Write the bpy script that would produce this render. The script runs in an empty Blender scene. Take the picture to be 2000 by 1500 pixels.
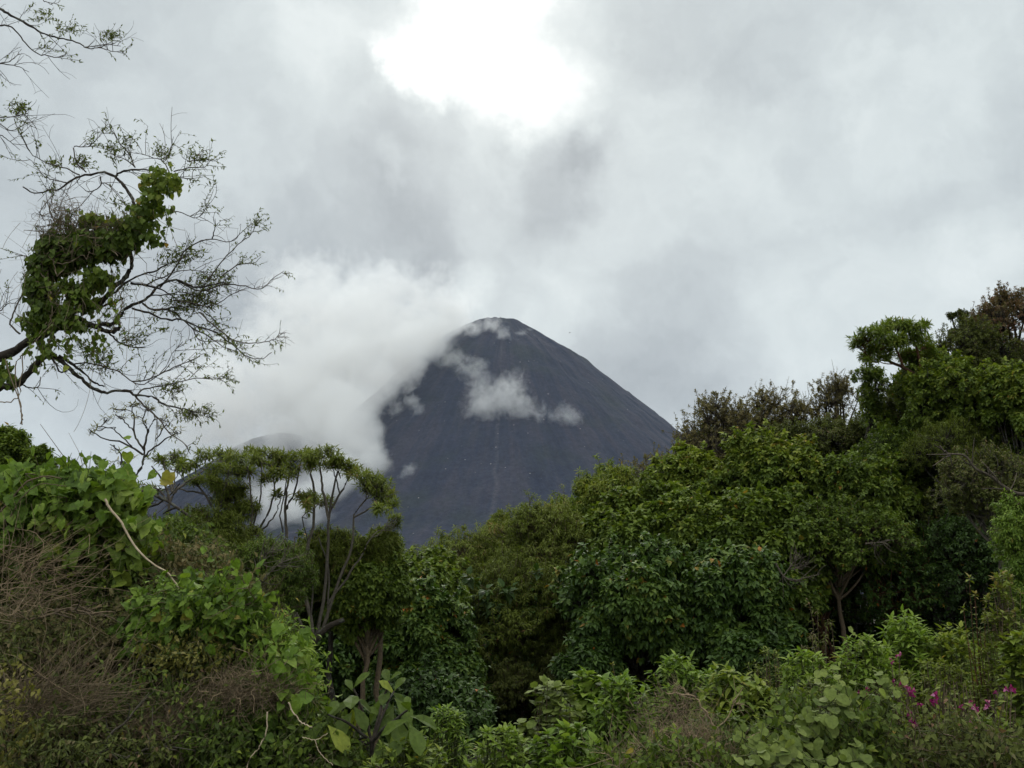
import bpy, bmesh, math, random
import numpy as np
from mathutils import Vector, Matrix
PI = math.pi
rng = np.random.default_rng(7)
random.seed(7)
sc = bpy.context.scene
COL = sc.collection

# ------------------------------------------------------------------ camera
FPX = 1777.0; PITCH = math.radians(10.5); CAMZ = 1.7
cam_d = bpy.data.cameras.new("camera"); cam = bpy.data.objects.new("camera", cam_d); COL.objects.link(cam)
cam_d.sensor_width = 36.0; cam_d.lens = FPX / 2000.0 * 36.0
cam_d.clip_start = 0.05; cam_d.clip_end = 60000.0
cam.location = (0, 0, CAMZ); cam.rotation_euler = (PI / 2 + PITCH, 0, 0)
sc.camera = cam

def ray(px, py):
    x = (px - 1000.0) / FPX; u = -(py - 750.0) / FPX
    c, s = math.cos(PITCH), math.sin(PITCH)
    return np.array([x, c - u * s, s + u * c])

def at(px, py, d):
    """world point seen at photo pixel (px, py) standing d metres ahead"""
    r = ray(px, py)
    return np.array([0, 0, CAMZ]) + r * (d / r[1])

# ------------------------------------------------------------------ render / exposure
sc.view_settings.view_transform = 'Standard'; sc.view_settings.look = 'None'
sc.view_settings.gamma = 1.0; sc.view_settings.use_curve_mapping = False
sc.view_settings.exposure = 0.3
cy = sc.cycles
cy.max_bounces = 8; cy.diffuse_bounces = 3; cy.glossy_bounces = 2; cy.transmission_bounces = 3
cy.transparent_max_bounces = 8; cy.volume_bounces = 5
cy.use_denoising = True
cy.volume_step_rate = 1.0; cy.volume_max_steps = 256
sc.render.use_persistent_data = False

# ------------------------------------------------------------------ node helper
class NT:
    def __init__(s, tree): s.t = tree; s.n = tree.nodes; s.l = tree.links
    def node(s, typ, ins=None, **kw):
        n = s.n.new(typ)
        for k, v in kw.items(): setattr(n, k, v)
        for k, v in (ins or {}).items():
            i = n.inputs[k]
            if isinstance(v, bpy.types.NodeSocket): s.l.new(v, i)
            else: i.default_value = v
        return n
    def math(s, op, a, b=0.0, c=None, clamp=False):
        ins = {0: a, 1: b}
        if c is not None: ins[2] = c
        return s.node('ShaderNodeMath', ins, operation=op, use_clamp=clamp).outputs[0]
    def vmath(s, op, a, b=(0, 0, 0)):
        n = s.node('ShaderNodeVectorMath', {0: a, 1: b}, operation=op)
        return n.outputs['Value'] if op in ('DISTANCE', 'LENGTH', 'DOT_PRODUCT') else n.outputs[0]
    def noise(s, vec, scale, detail=4, rough=0.55, dist=0.0, color=False):
        n = s.node('ShaderNodeTexNoise', {'Vector': vec, 'Scale': scale, 'Detail': detail, 'Roughness': rough, 'Distortion': dist})
        return n.outputs['Color' if color else 'Fac']
    def maprange(s, v, a, b, c=0.0, d=1.0, kind='SMOOTHSTEP'):
        return s.node('ShaderNodeMapRange', {'Value': v, 'From Min': a, 'From Max': b, 'To Min': c, 'To Max': d}, interpolation_type=kind).outputs[0]
    def ramp(s, fac, stops, interp='LINEAR'):
        n = s.node('ShaderNodeValToRGB', {'Fac': fac}); cr = n.color_ramp; cr.interpolation = interp
        while len(cr.elements) > 1: cr.elements.remove(cr.elements[-1])
        cr.elements[0].position = stops[0][0]; cr.elements[0].color = (*stops[0][1], 1)
        for p, c in stops[1:]:
            e = cr.elements.new(p); e.color = (*c, 1)
        return n.outputs['Color']
    def mix(s, f, a, b, blend='MIX'):
        n = s.node('ShaderNodeMix', data_type='RGBA', blend_type=blend)
        for k, v in ((0, f), (6, a), (7, b)):
            if isinstance(v, bpy.types.NodeSocket): s.l.new(v, n.inputs[k])
            else: n.inputs[k].default_value = v if k == 0 else (*v[:3], 1)
        return n.outputs[2]

# ------------------------------------------------------------------ world: overcast cloud deck over a Nishita sky
SUN_DIR = Vector(ray(960, 60)).normalized()          # where the sun glows through the cloud
SUN_EL = math.asin(SUN_DIR.z); SUN_AZ = math.atan2(SUN_DIR.x, SUN_DIR.y)
world = bpy.data.worlds.new("World"); sc.world = world; world.use_nodes = True
W = NT(world.node_tree); W.n.clear()
geo = W.node('ShaderNodeTexCoord').outputs['Generated']
wn1 = W.noise(geo, 3.2, 3, 0.5, color=True)
wn2 = W.noise(geo, 9.0, 6, 0.6, color=True)
off = W.vmath('SUBTRACT', wn1, (0.5, 0.5, 0.5)); off = W.node('ShaderNodeVectorMath', {0: off, 'Scale': 0.12}, operation='SCALE').outputs[0]
off2 = W.vmath('SUBTRACT', wn2, (0.5, 0.5, 0.5)); off2 = W.node('ShaderNodeVectorMath', {0: off2, 'Scale': 0.16}, operation='SCALE').outputs[0]
wd = W.vmath('ADD', W.vmath('ADD', geo, off), off2)
CLOUDS = [  # direction (as photo pixel), radius, brightness added: thin and thick parts of the cloud deck
    (930, 30, 150, .38), (840, 90, 90, .36), (945, 130, 110, .34), (1000, 80, 190, .20), (790, 120, 50, .2), (850, 180, 60, .22), (1040, 180, 90, .14), (980, 20, 400, .10), (830, 170, 70, .25), (1080, 220, 120, .12),
    (1100, 320, 130, -.10), (1090, 400, 120, -.09), (950, 260, 60, .04), (900, 230, 50, -.08), (800, 470, 190, -.03), (780, 385, 45, .10),
    (1150, 320, 80, -.08), (890, 540, 80, .20), (960, 480, 80, .0), (965, 400, 60, -.05), (860, 560, 40, .12), (640, 330, 260, -.03), (560, 560, 280, -.08),
    (300, 120, 300, .01), (120, 330, 260, -.02), (1040, 560, 240, .07), (1330, 300, 220, .10), (650, 90, 160, .06), (560, 20, 200, .06),
    (1560, 120, 200, .04), (1900, 60, 320, .10), (1880, 410, 140, -.10), (1720, 390, 120, -.04), (1800, 170, 160, .06),
    (1560, 500, 220, .04), (1750, 560, 220, .13), (1950, 500, 140, .15), (1850, 330, 100, .04), (1350, 650, 200, -.05),
    (1240, 760, 200, -.13), (330, 760, 320, -.10), (300, 450, 300, -.02), (470, 190, 300, .06), (700, 700, 300, -.05), (100, 800, 160, .05), (1120, 640, 150, .02), (1500, 650, 160, .06), (120, 480, 120, .04)]
acc = 0.525
for px, py, r, a in CLOUDS:
    d = Vector(ray(px, py)).normalized()
    dist = W.vmath('DISTANCE', wd, tuple(d))
    acc = W.math('ADD', acc, W.maprange(dist, r / FPX * 1.25, 0.0, 0.0, a))
fb = W.noise(W.vmath('MULTIPLY', wd, (1, 1, 1.4)), 4.2, 5, 0.52)
acc = W.math('ADD', acc, W.maprange(fb, 0.25, 0.75, -0.085, 0.085, 'LINEAR'))
fb2 = W.noise(wd, 14.0, 5, 0.55)
acc = W.math('ADD', acc, W.maprange(fb2, 0.3, 0.7, -0.04, 0.04, 'LINEAR'))
# cooler where the cloud is thick or to the right, near white where it is thin
ccol = W.ramp(acc, [(0.30, (.885, .97, 1.02)), (0.62, (.92, 1.0, 1.0)), (0.95, (.97, 1.0, .97))])
cvec = W.node('ShaderNodeVectorMath', {0: ccol, 'Scale': acc}, operation='SCALE').outputs[0]
sky = W.node('ShaderNodeTexSky', sky_type='NISHITA', sun_disc=False, sun_elevation=SUN_EL, sun_rotation=SUN_AZ).outputs[0]
skyv = W.node('ShaderNodeVectorMath', {0: sky, 'Scale': 0.08}, operation='SCALE').outputs[0]
# added gain: unseen deck overhead and behind the viewer brightened to light the foliage
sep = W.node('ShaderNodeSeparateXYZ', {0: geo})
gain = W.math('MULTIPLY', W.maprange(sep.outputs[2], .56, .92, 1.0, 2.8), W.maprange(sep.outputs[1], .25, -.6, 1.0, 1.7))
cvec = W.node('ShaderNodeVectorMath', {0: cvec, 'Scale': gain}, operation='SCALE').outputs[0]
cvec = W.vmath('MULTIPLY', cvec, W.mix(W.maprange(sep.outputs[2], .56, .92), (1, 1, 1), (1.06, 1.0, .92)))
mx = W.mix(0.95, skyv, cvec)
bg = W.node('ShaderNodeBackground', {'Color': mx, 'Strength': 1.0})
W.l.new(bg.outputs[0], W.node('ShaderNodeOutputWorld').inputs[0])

sun_d = bpy.data.lights.new("sun", 'SUN'); sun = bpy.data.objects.new("sun", sun_d); COL.objects.link(sun)
sun_d.energy = 1.0; sun_d.angle = math.radians(25); sun_d.color = (1.0, .96, .9)
sun.rotation_euler = Vector((SUN_DIR.x, SUN_DIR.y, SUN_DIR.z)).to_track_quat('Z', 'Y').to_euler()

# ------------------------------------------------------------------ scene helpers
def link(o, parent=None):
    COL.objects.link(o)
    if parent is not None: o.parent = parent
    return o
def tag(o, label=None, cat=None, group=None, kind=None):
    if label: o['label'] = label
    if cat: o['category'] = cat
    if group: o['group'] = group
    if kind: o['kind'] = kind
    return o
def thing(name, label, cat, loc, group=None):
    o = bpy.data.objects.new(name, None); o.empty_display_size = .2
    link(o); o.location = loc
    return tag(o, label, cat, group)

def make_mesh(name, V, Fs, mat, parent=None, smooth=False, attrs=None, sharp_rows=None):
    """V (n,3) world coords, Fs a list of (m,k) index arrays of one face size each; one mesh object"""
    V = np.asarray(V, dtype=np.float32)
    if parent is not None: V = V - np.array(parent.location, dtype=np.float32)
    me = bpy.data.meshes.new(name)
    Fs = [np.asarray(f, dtype=np.int32) for f in Fs if len(f)]
    nl = sum(f.size for f in Fs); nf = sum(len(f) for f in Fs)
    me.vertices.add(len(V)); me.vertices.foreach_set('co', V.ravel())
    me.loops.add(nl); me.loops.foreach_set('vertex_index', np.concatenate([f.ravel() for f in Fs]))
    sizes = np.concatenate([np.full(len(f), f.shape[1], dtype=np.int32) for f in Fs])
    starts = np.concatenate([[0], np.cumsum(sizes)[:-1]]).astype(np.int32)
    me.polygons.add(nf); me.polygons.foreach_set('loop_start', starts)
    me.update(calc_edges=True)
    me.polygons.foreach_set('use_smooth', np.full(nf, bool(smooth)))
    for k, a in (attrs or {}).items():
        at_ = me.attributes.new(k, 'FLOAT', 'POINT'); at_.data.foreach_set('value', np.asarray(a, dtype=np.float32))
    mats = mat if isinstance(mat, (list, tuple)) else [mat]
    for m in mats: me.materials.append(m)
    if len(mats) > 1 and sharp_rows is not None: me.polygons.foreach_set('material_index', np.asarray(sharp_rows, dtype=np.int32))
    me.validate()
    return link(bpy.data.objects.new(name, me), parent)

def new_mat(name):
    m = bpy.data.materials.new(name); m.use_nodes = True
    N = NT(m.node_tree); N.n.clear()
    return m, N
def finish(N, surf=None, vol=None):
    o = N.node('ShaderNodeOutputMaterial')
    if surf is not None: N.l.new(surf, o.inputs['Surface'])
    if vol is not None: N.l.new(vol, o.inputs['Volume'])

# ------------------------------------------------------------------ numpy value noise
_perm = rng.random((64, 64, 64)).astype(np.float32)
def vnoise(P):
    P = np.asarray(P, dtype=np.float64); i = np.floor(P).astype(int); f = P - i; f = f * f * (3 - 2 * f); i = i & 63; j = (i + 1) & 63
    r = 0
    for a in (0, 1):
        for b in (0, 1):
            for c in (0, 1):
                w = (f[..., 0] if a else 1 - f[..., 0]) * (f[..., 1] if b else 1 - f[..., 1]) * (f[..., 2] if c else 1 - f[..., 2])
                r = r + w * _perm[(j if a else i)[..., 0], (j if b else i)[..., 1], (j if c else i)[..., 2]]
    return r
def fbm(P, o=4):
    P = np.asarray(P, dtype=np.float64); r = 0; a = 1; t = 0
    for k in range(o): r = r + a * vnoise(P * 2 ** k + 17.3 * k); t += a; a *= .5
    return r / t

# ------------------------------------------------------------------ volcano
VD = 3000.0
def prof(pts):
    c = at(985, 628, VD); r = []; h = []
    for px, py in pts:
        p = at(px, py, VD); r.append(abs(p[0] - c[0])); h.append(p[2])
    return np.array(r), np.array(h)
PR_R = prof([(985, 634), (1005, 632), (1028, 638), (1062, 658), (1104, 684), (1142, 707), (1188, 744), (1238, 785), (1286, 825), (1324, 856), (1420, 938), (1550, 1030), (1750, 1120), (2300, 1180)])
PR_L = prof([(985, 634), (950, 629), (922, 635), (880, 654), (830, 692), (780, 735), (720, 790), (640, 865), (540, 950), (420, 1035), (200, 1120), (-330, 1180)])
VC = at(985, 628, VD)
def volcano_h(th, r):
    hr = np.interp(r, *PR_R); hl = np.interp(r, *PR_L)
    w = np.clip(.5 + .9 * np.cos(th), 0, 1)
    h = hl * (1 - w) + hr * w
    g = fbm(np.stack([np.cos(th) * 14, np.sin(th) * 14, r * .0016], -1), 4) - .5      # gullies running down the slope
    g2 = fbm(np.stack([np.cos(th) * 4.2, np.sin(th) * 4.2, r * .003 + 5], -1), 3) - .5
    n = fbm(np.stack([np.cos(th) * r * .02, np.sin(th) * r * .02, h * .02], -1), 4) - .5
    k = np.clip(r / 250, 0, 1)
    rim = np.exp(-((r - 62) / 30) ** 2) * 22 * (fbm(np.stack([np.cos(th) * 3.5, np.sin(th) * 3.5, th * 0 + 3], -1), 3) - .35)
    bowl = -np.clip(1 - r / 50, 0, 1) * 22
    return h + g * 15 * k + g2 * 26 * k + n * 18 + rim + bowl
def polar_mesh(name, cx, cyy, hf, rmax, nth, nr, mat, p=1.4):
    th = np.linspace(0, 2 * PI, nth, endpoint=False); rr = (np.linspace(0, 1, nr) ** p) * rmax
    TH, RR = np.meshgrid(th, rr, indexing='ij'); Z = hf(TH, RR)
    V = np.stack([cx + np.cos(TH) * RR, cyy + np.sin(TH) * RR, Z], -1).reshape(-1, 3)
    i = np.arange(nth)[:, None]; j = np.arange(nr - 1)[None, :]; i2 = (i + 1) % nth
    F = np.stack([i * nr + j, i * nr + j + 1, i2 * nr + j + 1, i2 * nr + j], -1).reshape(-1, 4)
    o = make_mesh(name, V, [F], mat, smooth=True, attrs={'ang': TH.ravel(), 'rad': RR.ravel()})
    return o
m_ash, N = new_mat('volcanic_ash')
ang = N.node('ShaderNodeAttribute', attribute_name='ang').outputs['Fac']; rad = N.node('ShaderNodeAttribute', attribute_name='rad').outputs['Fac']
pos = N.node('ShaderNodeNewGeometry').outputs['Position']
sv = N.node('ShaderNodeCombineXYZ', {0: N.math('MULTIPLY', ang, 40.0), 1: N.math('MULTIPLY', rad, .004)}).outputs[0]
streak = N.noise(sv, 1.6, 8, .65)
sv2 = N.node('ShaderNodeCombineXYZ', {0: N.math('MULTIPLY', ang, 9.0), 1: N.math('MULTIPLY', rad, .0022)}).outputs[0]
band = N.noise(sv2, 1.5, 4, .6)
fine = N.noise(pos, .09, 8, .75)
big = N.noise(pos, .006, 4, .6)
c = N.ramp(band, [(.28, (.008, .012, .027)), (.46, (.014, .019, .037)), (.58, (.027, .027, .042)), (.72, (.016, .020, .034))])
c = N.mix(N.math('MULTIPLY', N.maprange(streak, .42, .8), .5), c, (.040, .039, .048))
c = N.mix(N.math('MULTIPLY', N.maprange(big, .5, .68), .6), c, (.020, .027, .027))       # thin moss and scrub
c = N.mix(1.0, c, N.ramp(fine, [(.3, (.5, .5, .5)), (.5, (1, 1, 1)), (.72, (1.7, 1.65, 1.6))]), 'MULTIPLY')
# the pale scree chute below the wisps, facing the viewer
ax = N.math('ADD', ang, -1.5 * PI + .018)
ax = N.math('ADD', ax, N.math('MULTIPLY', N.math('SUBTRACT', N.noise(N.node('ShaderNodeCombineXYZ', {1: N.math('MULTIPLY', rad, .01)}).outputs[0], 1.0, 4, .6), .5), .05))
chute = N.maprange(N.math('ABSOLUTE', ax), .013, .0)
chute = N.math('MULTIPLY', chute, N.math('MULTIPLY', N.maprange(rad, 230, 330), N.maprange(fine, .3, .6)))
c = N.mix(N.math('MULTIPLY', chute, .17), c, (.16, .15, .155))
vor = N.node('ShaderNodeTexVoronoi', {'Vector': pos, 'Scale': .045, 'Randomness': 1.0}).outputs['Distance']
spk = N.math('MULTIPLY', N.maprange(vor, .11, .05), N.maprange(N.noise(pos, .02, 2), .5, .6))
c = N.mix(spk, c, (.25, .24, .23))
bsdf = N.node('ShaderNodeBsdfPrincipled', {'Base Color': c, 'Roughness': .95, 'Specular IOR Level': .2})
bmp = N.node('ShaderNodeBump', {'Height': N.math('ADD', streak, fine), 'Distance': 5.0, 'Strength': .6})
N.l.new(bmp.outputs[0], bsdf.inputs['Normal'])
finish(N, bsdf.outputs[0])
volcano = polar_mesh('volcano', VC[0], VC[1], volcano_h, 2600, 900, 300, m_ash)
tag(volcano, kind='structure')

# the lower side peak to the left, mostly in cloud
RD = 2750.0
rc = at(545, 848, RD)
R_P = [(545, 846), (575, 850), (600, 858), (660, 900), (760, 985), (900, 1070), (1150, 1140)]
L_P = [(545, 846), (520, 853), (495, 862), (440, 893), (375, 938), (300, 990), (250, 1040), (120, 1100), (-300, 1170)]
def prof2(pts):
    r = []; h = []
    for px, py in pts:
        p = at(px, py, RD); r.append(abs(p[0] - rc[0])); h.append(p[2])
    return np.array(r), np.array(h)
P2R, P2L = prof2(R_P), prof2(L_P)
def ridge_h(th, r):
    w = np.clip(.5 + .9 * np.cos(th), 0, 1)
    h = np.interp(r, *P2L) * (1 - w) + np.interp(r, *P2R) * w
    n = fbm(np.stack([np.cos(th) * 9, np.sin(th) * 9, r * .003], -1), 4) - .5
    return h + n * 48 * np.clip(r / 150, 0, 1)
side = polar_mesh('mountain_ridge', rc[0], rc[1], ridge_h, 1700, 400, 120, m_ash)
tag(side, kind='structure')

# ------------------------------------------------------------------ ground: one sheet from the viewer's bank to the horizon
def ground_z(x, y):
    x = np.asarray(x, dtype=float); y = np.asarray(y, dtype=float)
    z = np.interp(y, [-40, 0, 3, 8, 16, 26, 45, 90, 300, 1200, 30000], [0.6, 0, -.15, -1.0, -2.4, -3.0, -5, -22, -60, -80, -80])
    rise = np.clip((x - 3) / 14, 0, 3); near = np.clip(1 - np.abs(y - 22) / 45, 0, 1)
    z = z + rise * near * np.clip((y - 6) / 12, 0, 1) * 3.2
    z = z + np.clip((-x - 4) / 8, 0, 1) * np.clip(1 - np.abs(y - 10) / 14, 0, 1) * .9
    z = z + (fbm(np.stack([x * .25, y * .25, x * 0], -1), 3) - .5) * .5
    return z
def build_ground():
    e = np.concatenate([np.linspace(0, 60, 91), 60 * 1.12 ** np.arange(1, 56)])
    xs = np.concatenate([-e[::-1], e[1:]]); ys = np.concatenate([[-30000, -8000, -2000, -500, -120, -50, -20, -8], e])
    X, Y = np.meshgrid(xs, ys, indexing='ij'); Z = ground_z(X, Y)
    nx, ny = X.shape; i = np.arange(nx - 1)[:, None]; j = np.arange(ny - 1)[None, :]
    F = np.stack([i * ny + j, (i + 1) * ny + j, (i + 1) * ny + j + 1, i * ny + j + 1], -1).reshape(-1, 4)
    m, N = new_mat('forest_floor')
    p = N.node('ShaderNodeNewGeometry').outputs['Position']
    a = N.noise(p, 1.3, 6, .6); b = N.noise(p, 14., 5, .7)
    c = N.ramp(a, [(.35, (.022, .017, .011)), (.55, (.035, .030, .016)), (.7, (.020, .030, .010))])
    c = N.mix(1.0, c, N.ramp(b, [(.3, (.5, .5, .5)), (.7, (1.6, 1.5, 1.3))]), 'MULTIPLY')
    s = N.node('ShaderNodeBsdfPrincipled', {'Base Color': c, 'Roughness': .95})
    bm_ = N.node('ShaderNodeBump', {'Height': b, 'Distance': .05}); N.l.new(bm_.outputs[0], s.inputs['Normal'])
    finish(N, s.outputs[0])
    o = make_mesh('ground', np.stack([X, Y, Z], -1).reshape(-1, 3), [F], m, smooth=True)
    tag(o, kind='structure')
build_ground()

# ------------------------------------------------------------------ low cloud and wisps round the cone (real volumes)
def surf_depth(px, py):
    """distance ahead at which the sight line through the pixel meets the cone"""
    for d in np.arange(1200, 3400, 12.0):
        p = at(px, py, d); q = p - VC
        if p[2] < volcano_h(np.array([math.atan2(q[1], q[0])]), np.array([math.hypot(q[0], q[1])]))[0]: return d
    return 3000.0
def cloud(name, label, blobs, dens, nscale, thr=.40, voxel=9., step=1.0, group=None, squash=.8, aniso=.2, soft=.1, amp=1.0, grow=1.45, albedo=(.965, .98, 1.0)):
    """blobs: (px, py, radius px, depth, weight). The mesh is their swollen union; the density inside fades to nothing at its skin"""
    P = np.array([at(b[0], b[1], b[3]) for b in blobs]); R = np.array([grow * b[2] * b[3] / FPX for b in blobs])
    c0 = P.mean(0)
    bm = bmesh.new()
    for p, r in zip(P, R):
        v = bmesh.ops.create_icosphere(bm, subdivisions=2, radius=r * 1.06 + .16 / nscale)['verts']
        bmesh.ops.scale(bm, verts=v, vec=(1, squash, 1)); bmesh.ops.translate(bm, verts=v, vec=Vector(p - c0))
    me = bpy.data.meshes.new(name); bm.to_mesh(me); bm.free()
    o = link(bpy.data.objects.new(name, me)); o.location = c0
    md = o.modifiers.new('union', 'REMESH'); md.mode = 'VOXEL'; md.voxel_size = voxel
    m, N = new_mat(name + '_vapour')
    oc = N.node('ShaderNodeTexCoord').outputs['Object']
    w = N.noise(oc, nscale, 4, .6, color=True)
    w = N.node('ShaderNodeVectorMath', {0: N.vmath('SUBTRACT', w, (.5, .5, .5)), 'Scale': 1.1 / nscale}, operation='SCALE').outputs[0]
    q = N.vmath('ADD', oc, w)
    tot = None
    for b, p, r in zip(blobs, P, R):
        d = N.vmath('LENGTH', N.vmath('MULTIPLY', N.vmath('SUBTRACT', q, tuple(p - c0)), (1 / r, 1 / (r * squash), 1 / r)))
        g = N.maprange(d, 1.0, soft, 0.0, b[4])
        tot = g if tot is None else N.math('MAXIMUM', tot, g)
    n = N.noise(q, nscale * 2.2, 5, .62)
    k = N.math('SUBTRACT', N.math('ADD', tot, N.math('MULTIPLY', N.math('SUBTRACT', n, .5), amp)), thr)
    k = N.math('MULTIPLY', N.math('MAXIMUM', k, 0.0), N.maprange(tot, 0.0, .12))
    dn = N.math('MULTIPLY', k, dens)
    v = N.node('ShaderNodeVolumeScatter', {'Color': (*albedo, 1), 'Density': dn, 'Anisotropy': aniso})
    finish(N, None, v.outputs[0])
    m.cycles.volume_step_rate = step if hasattr(m.cycles, 'volume_step_rate') else 1
    me.materials.append(m)
    return tag(o, label, 'cloud', group)

def B(px, py, r, w=1.0, ahead=None, d=None):
    if d is None: d = surf_depth(px, py) - (ahead if ahead is not None else r * 1.3)
    return (px, py, r, d, w)
G = 'cloud drifting round the volcano'
cloud('low_cloud', 'large pale cloud bank covering the left flank of the volcano',
      [B(600, 600, 150, .62, d=2650), B(740, 590, 120, .66, d=2650), B(850, 570, 80, .55, d=2800), B(560, 680, 150, .62, d=2600), B(700, 640, 120, .7, d=2560), B(430, 780, 170, .62, d=2550), B(590, 770, 130, .8, d=2450), B(800, 630, 66, .8, d=2600),
       B(670, 710, 95, 1.0, d=2450), B(640, 830, 100, 1.1, d=2380), B(684, 862, 74, 1.25, d=2330), B(670, 950, 90, 1.2, d=2300), B(590, 1010, 100, 1.1, d=2250), B(520, 960, 60, .8, d=2350), B(700, 1000, 64, 1.2, d=2250), B(640, 1050, 80, 1.2, d=2220), B(545, 850, 56, .85, d=2400), B(500, 880, 50, .6, d=2400),
       B(860, 606, 56, .75, d=2700), B(785, 690, 72, 1.25, d=2500), B(835, 650, 62, 1.15, d=2600), B(880, 622, 44, 1.0, d=2750), B(755, 735, 50, 1.2, d=2480), B(690, 790, 56, 1.1, d=2400), B(722, 905, 42, 1.25, d=2300), B(730, 870, 24, 1.1, d=2300), B(810, 660, 52, .8, d=2600), B(905, 590, 42, .6, d=2850), B(742, 745, 56, 1.1, d=2450)],
      .036, .0085, thr=.32, voxel=16, step=.5, group=G, albedo=(.89, .91, .94), amp=1.15)
cloud('cloud_wisp', 'long torn wisp trailing down the middle of the dark cone',
      [B(866, 684, 22), B(884, 704, 26), B(912, 722, 26, .9), B(936, 745, 28, .9), B(934, 716, 20, .9), B(950, 790, 40, 1.1), B(985, 780, 42, 1.1), B(1004, 750, 28, .9),
       B(1020, 795, 30), B(1050, 806, 24, .8), B(1085, 815, 20, .85), B(1110, 815, 26, 1.0)], .019, .024, thr=.36, voxel=7, step=.6, group=G, soft=0, amp=1.7, grow=1.95)
cloud('cloud_wisp', 'small wisp on the upper left shoulder of the cone, shaped like a hook',
      [B(803, 760, 20), B(806, 785, 22), B(815, 800, 18), B(776, 800, 22, .9), B(750, 806, 14, .8)], .028, .028, thr=.38, voxel=7, step=.7, group=G, soft=0, amp=1.6, grow=1.7)
cloud('cloud_wisp', 'thin veil of cloud lying across the summit of the volcano',
      [B(900, 642, 30), B(930, 646, 28, .95), B(960, 638, 26, .95), B(985, 655, 20, .8), B(1015, 652, 14, .8), B(1029, 642, 10, 1.0), B(870, 652, 32), B(838, 682, 38), B(808, 715, 34, .95), B(785, 740, 28, .9), B(850, 664, 30)], .034, .022, thr=.34, voxel=7, step=.7, group=G, soft=0, amp=1.4, grow=1.6)
cloud('cloud_wisp', 'tiny faint puff low on the left side of the cone',
      [B(797, 920, 16), B(785, 930, 12, .8), B(806, 912, 12, .9)], .03, .04, thr=.38, voxel=5, step=.8, group=G, soft=0, amp=1.5, grow=1.7)
# ------------------------------------------------------------------ foliage library
def unit(v): return v / np.maximum(np.linalg.norm(v, axis=-1, keepdims=True), 1e-9)
def rnd(*s): return rng.random(s)
def gau(*s): return rng.standard_normal(s)

def leaf_t(st, fold=.12, droop=.15, tip=1.0, wav=0.0):
    """leaf template: stations (x on the midrib, x on the edge, half width)"""
    V = [(0, 0, 0)]; k = len(st)
    for i, (mx, ex, hw) in enumerate(st):
        w = wav * (1 if i % 2 else -1)
        V += [(mx, 0, -droop * mx * mx), (ex, hw, fold * hw * 2 - droop * ex * ex + w), (ex, -hw, fold * hw * 2 - droop * ex * ex - w)]
    V.append((tip, 0, -droop * tip * tip)); T = []; Q = []
    T += [(0, 1, 2), (0, 3, 1)]
    for i in range(k - 1):
        a, b = 1 + 3 * i, 4 + 3 * i
        Q += [(a, b, b + 1, a + 1), (a, a + 2, b + 2, b)]
    a = 1 + 3 * (k - 1); z = len(V) - 1
    T += [(a, z, a + 1), (a, a + 2, z)]
    return np.array(V, float), np.array(T, int), np.array(Q, int).reshape(-1, 4)
OVATE = leaf_t([(.3, .28, .24), (.65, .6, .20)], .12, .25)
BROAD = leaf_t([(.12, .02, .22), (.35, .3, .36), (.7, .64, .24)], .14, .35, wav=.02)
HEART = leaf_t([(.08, -.12, .26), (.3, .2, .44), (.6, .52, .36), (.82, .78, .17)], .10, .22, wav=.03)
ROUND = leaf_t([(.08, -.08, .24), (.3, .22, .44), (.6, .58, .44), (.85, .85, .26)], .06, .12, tip=1.0, wav=.03)
LANCE = leaf_t([(.3, .3, .11), (.65, .65, .09)], .2, .45)
NARROW = leaf_t([(.4, .4, .055)], .2, .35)
TINY = leaf_t([(.5, .45, .2)], .1, .1)
OBOV = leaf_t([(.2, .2, .09), (.45, .45, .2), (.7, .7, .27), (.9, .88, .17)], .12, .28, wav=.015)
SERR = leaf_t([(.15, .1, .15), (.3, .32, .2), (.5, .46, .18), (.7, .7, .13), (.85, .85, .07)], .16, .4, wav=.02)

class Leaves:
    def __init__(s): s.V = []; s.T = []; s.Q = []; s.c = []; s.n = 0
    def add(s, P, D, N, S, tmpl, tint, width=1.0):
        if len(P) == 0: return
        tv, tt, tq = tmpl; n = len(P); k = len(tv)
        D = unit(D); side = unit(np.cross(N, D)); Nn = np.cross(D, side)
        S = np.broadcast_to(np.asarray(S, float), (n,)).reshape(n, 1, 1)
        V = P[:, None] + S * (tv[None, :, 0:1] * D[:, None] + tv[None, :, 1:2] * width * side[:, None] + tv[None, :, 2:3] * Nn[:, None])
        o = s.n + np.arange(n)[:, None, None] * k
        s.V.append(V.reshape(-1, 3).astype(np.float32)); s.T.append((tt[None] + o).reshape(-1, 3)); s.Q.append((tq[None] + o).reshape(-1, 4))
        s.c.append(np.repeat(np.broadcast_to(tint, (n,)), k)); s.n += n * k
    def build(s, name, mat, parent):
        if not s.V: return None
        return make_mesh(name, np.concatenate(s.V), [np.concatenate(s.T), np.concatenate(s.Q)], mat, parent, smooth=False, attrs={'tint': np.concatenate(s.c)})

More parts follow.
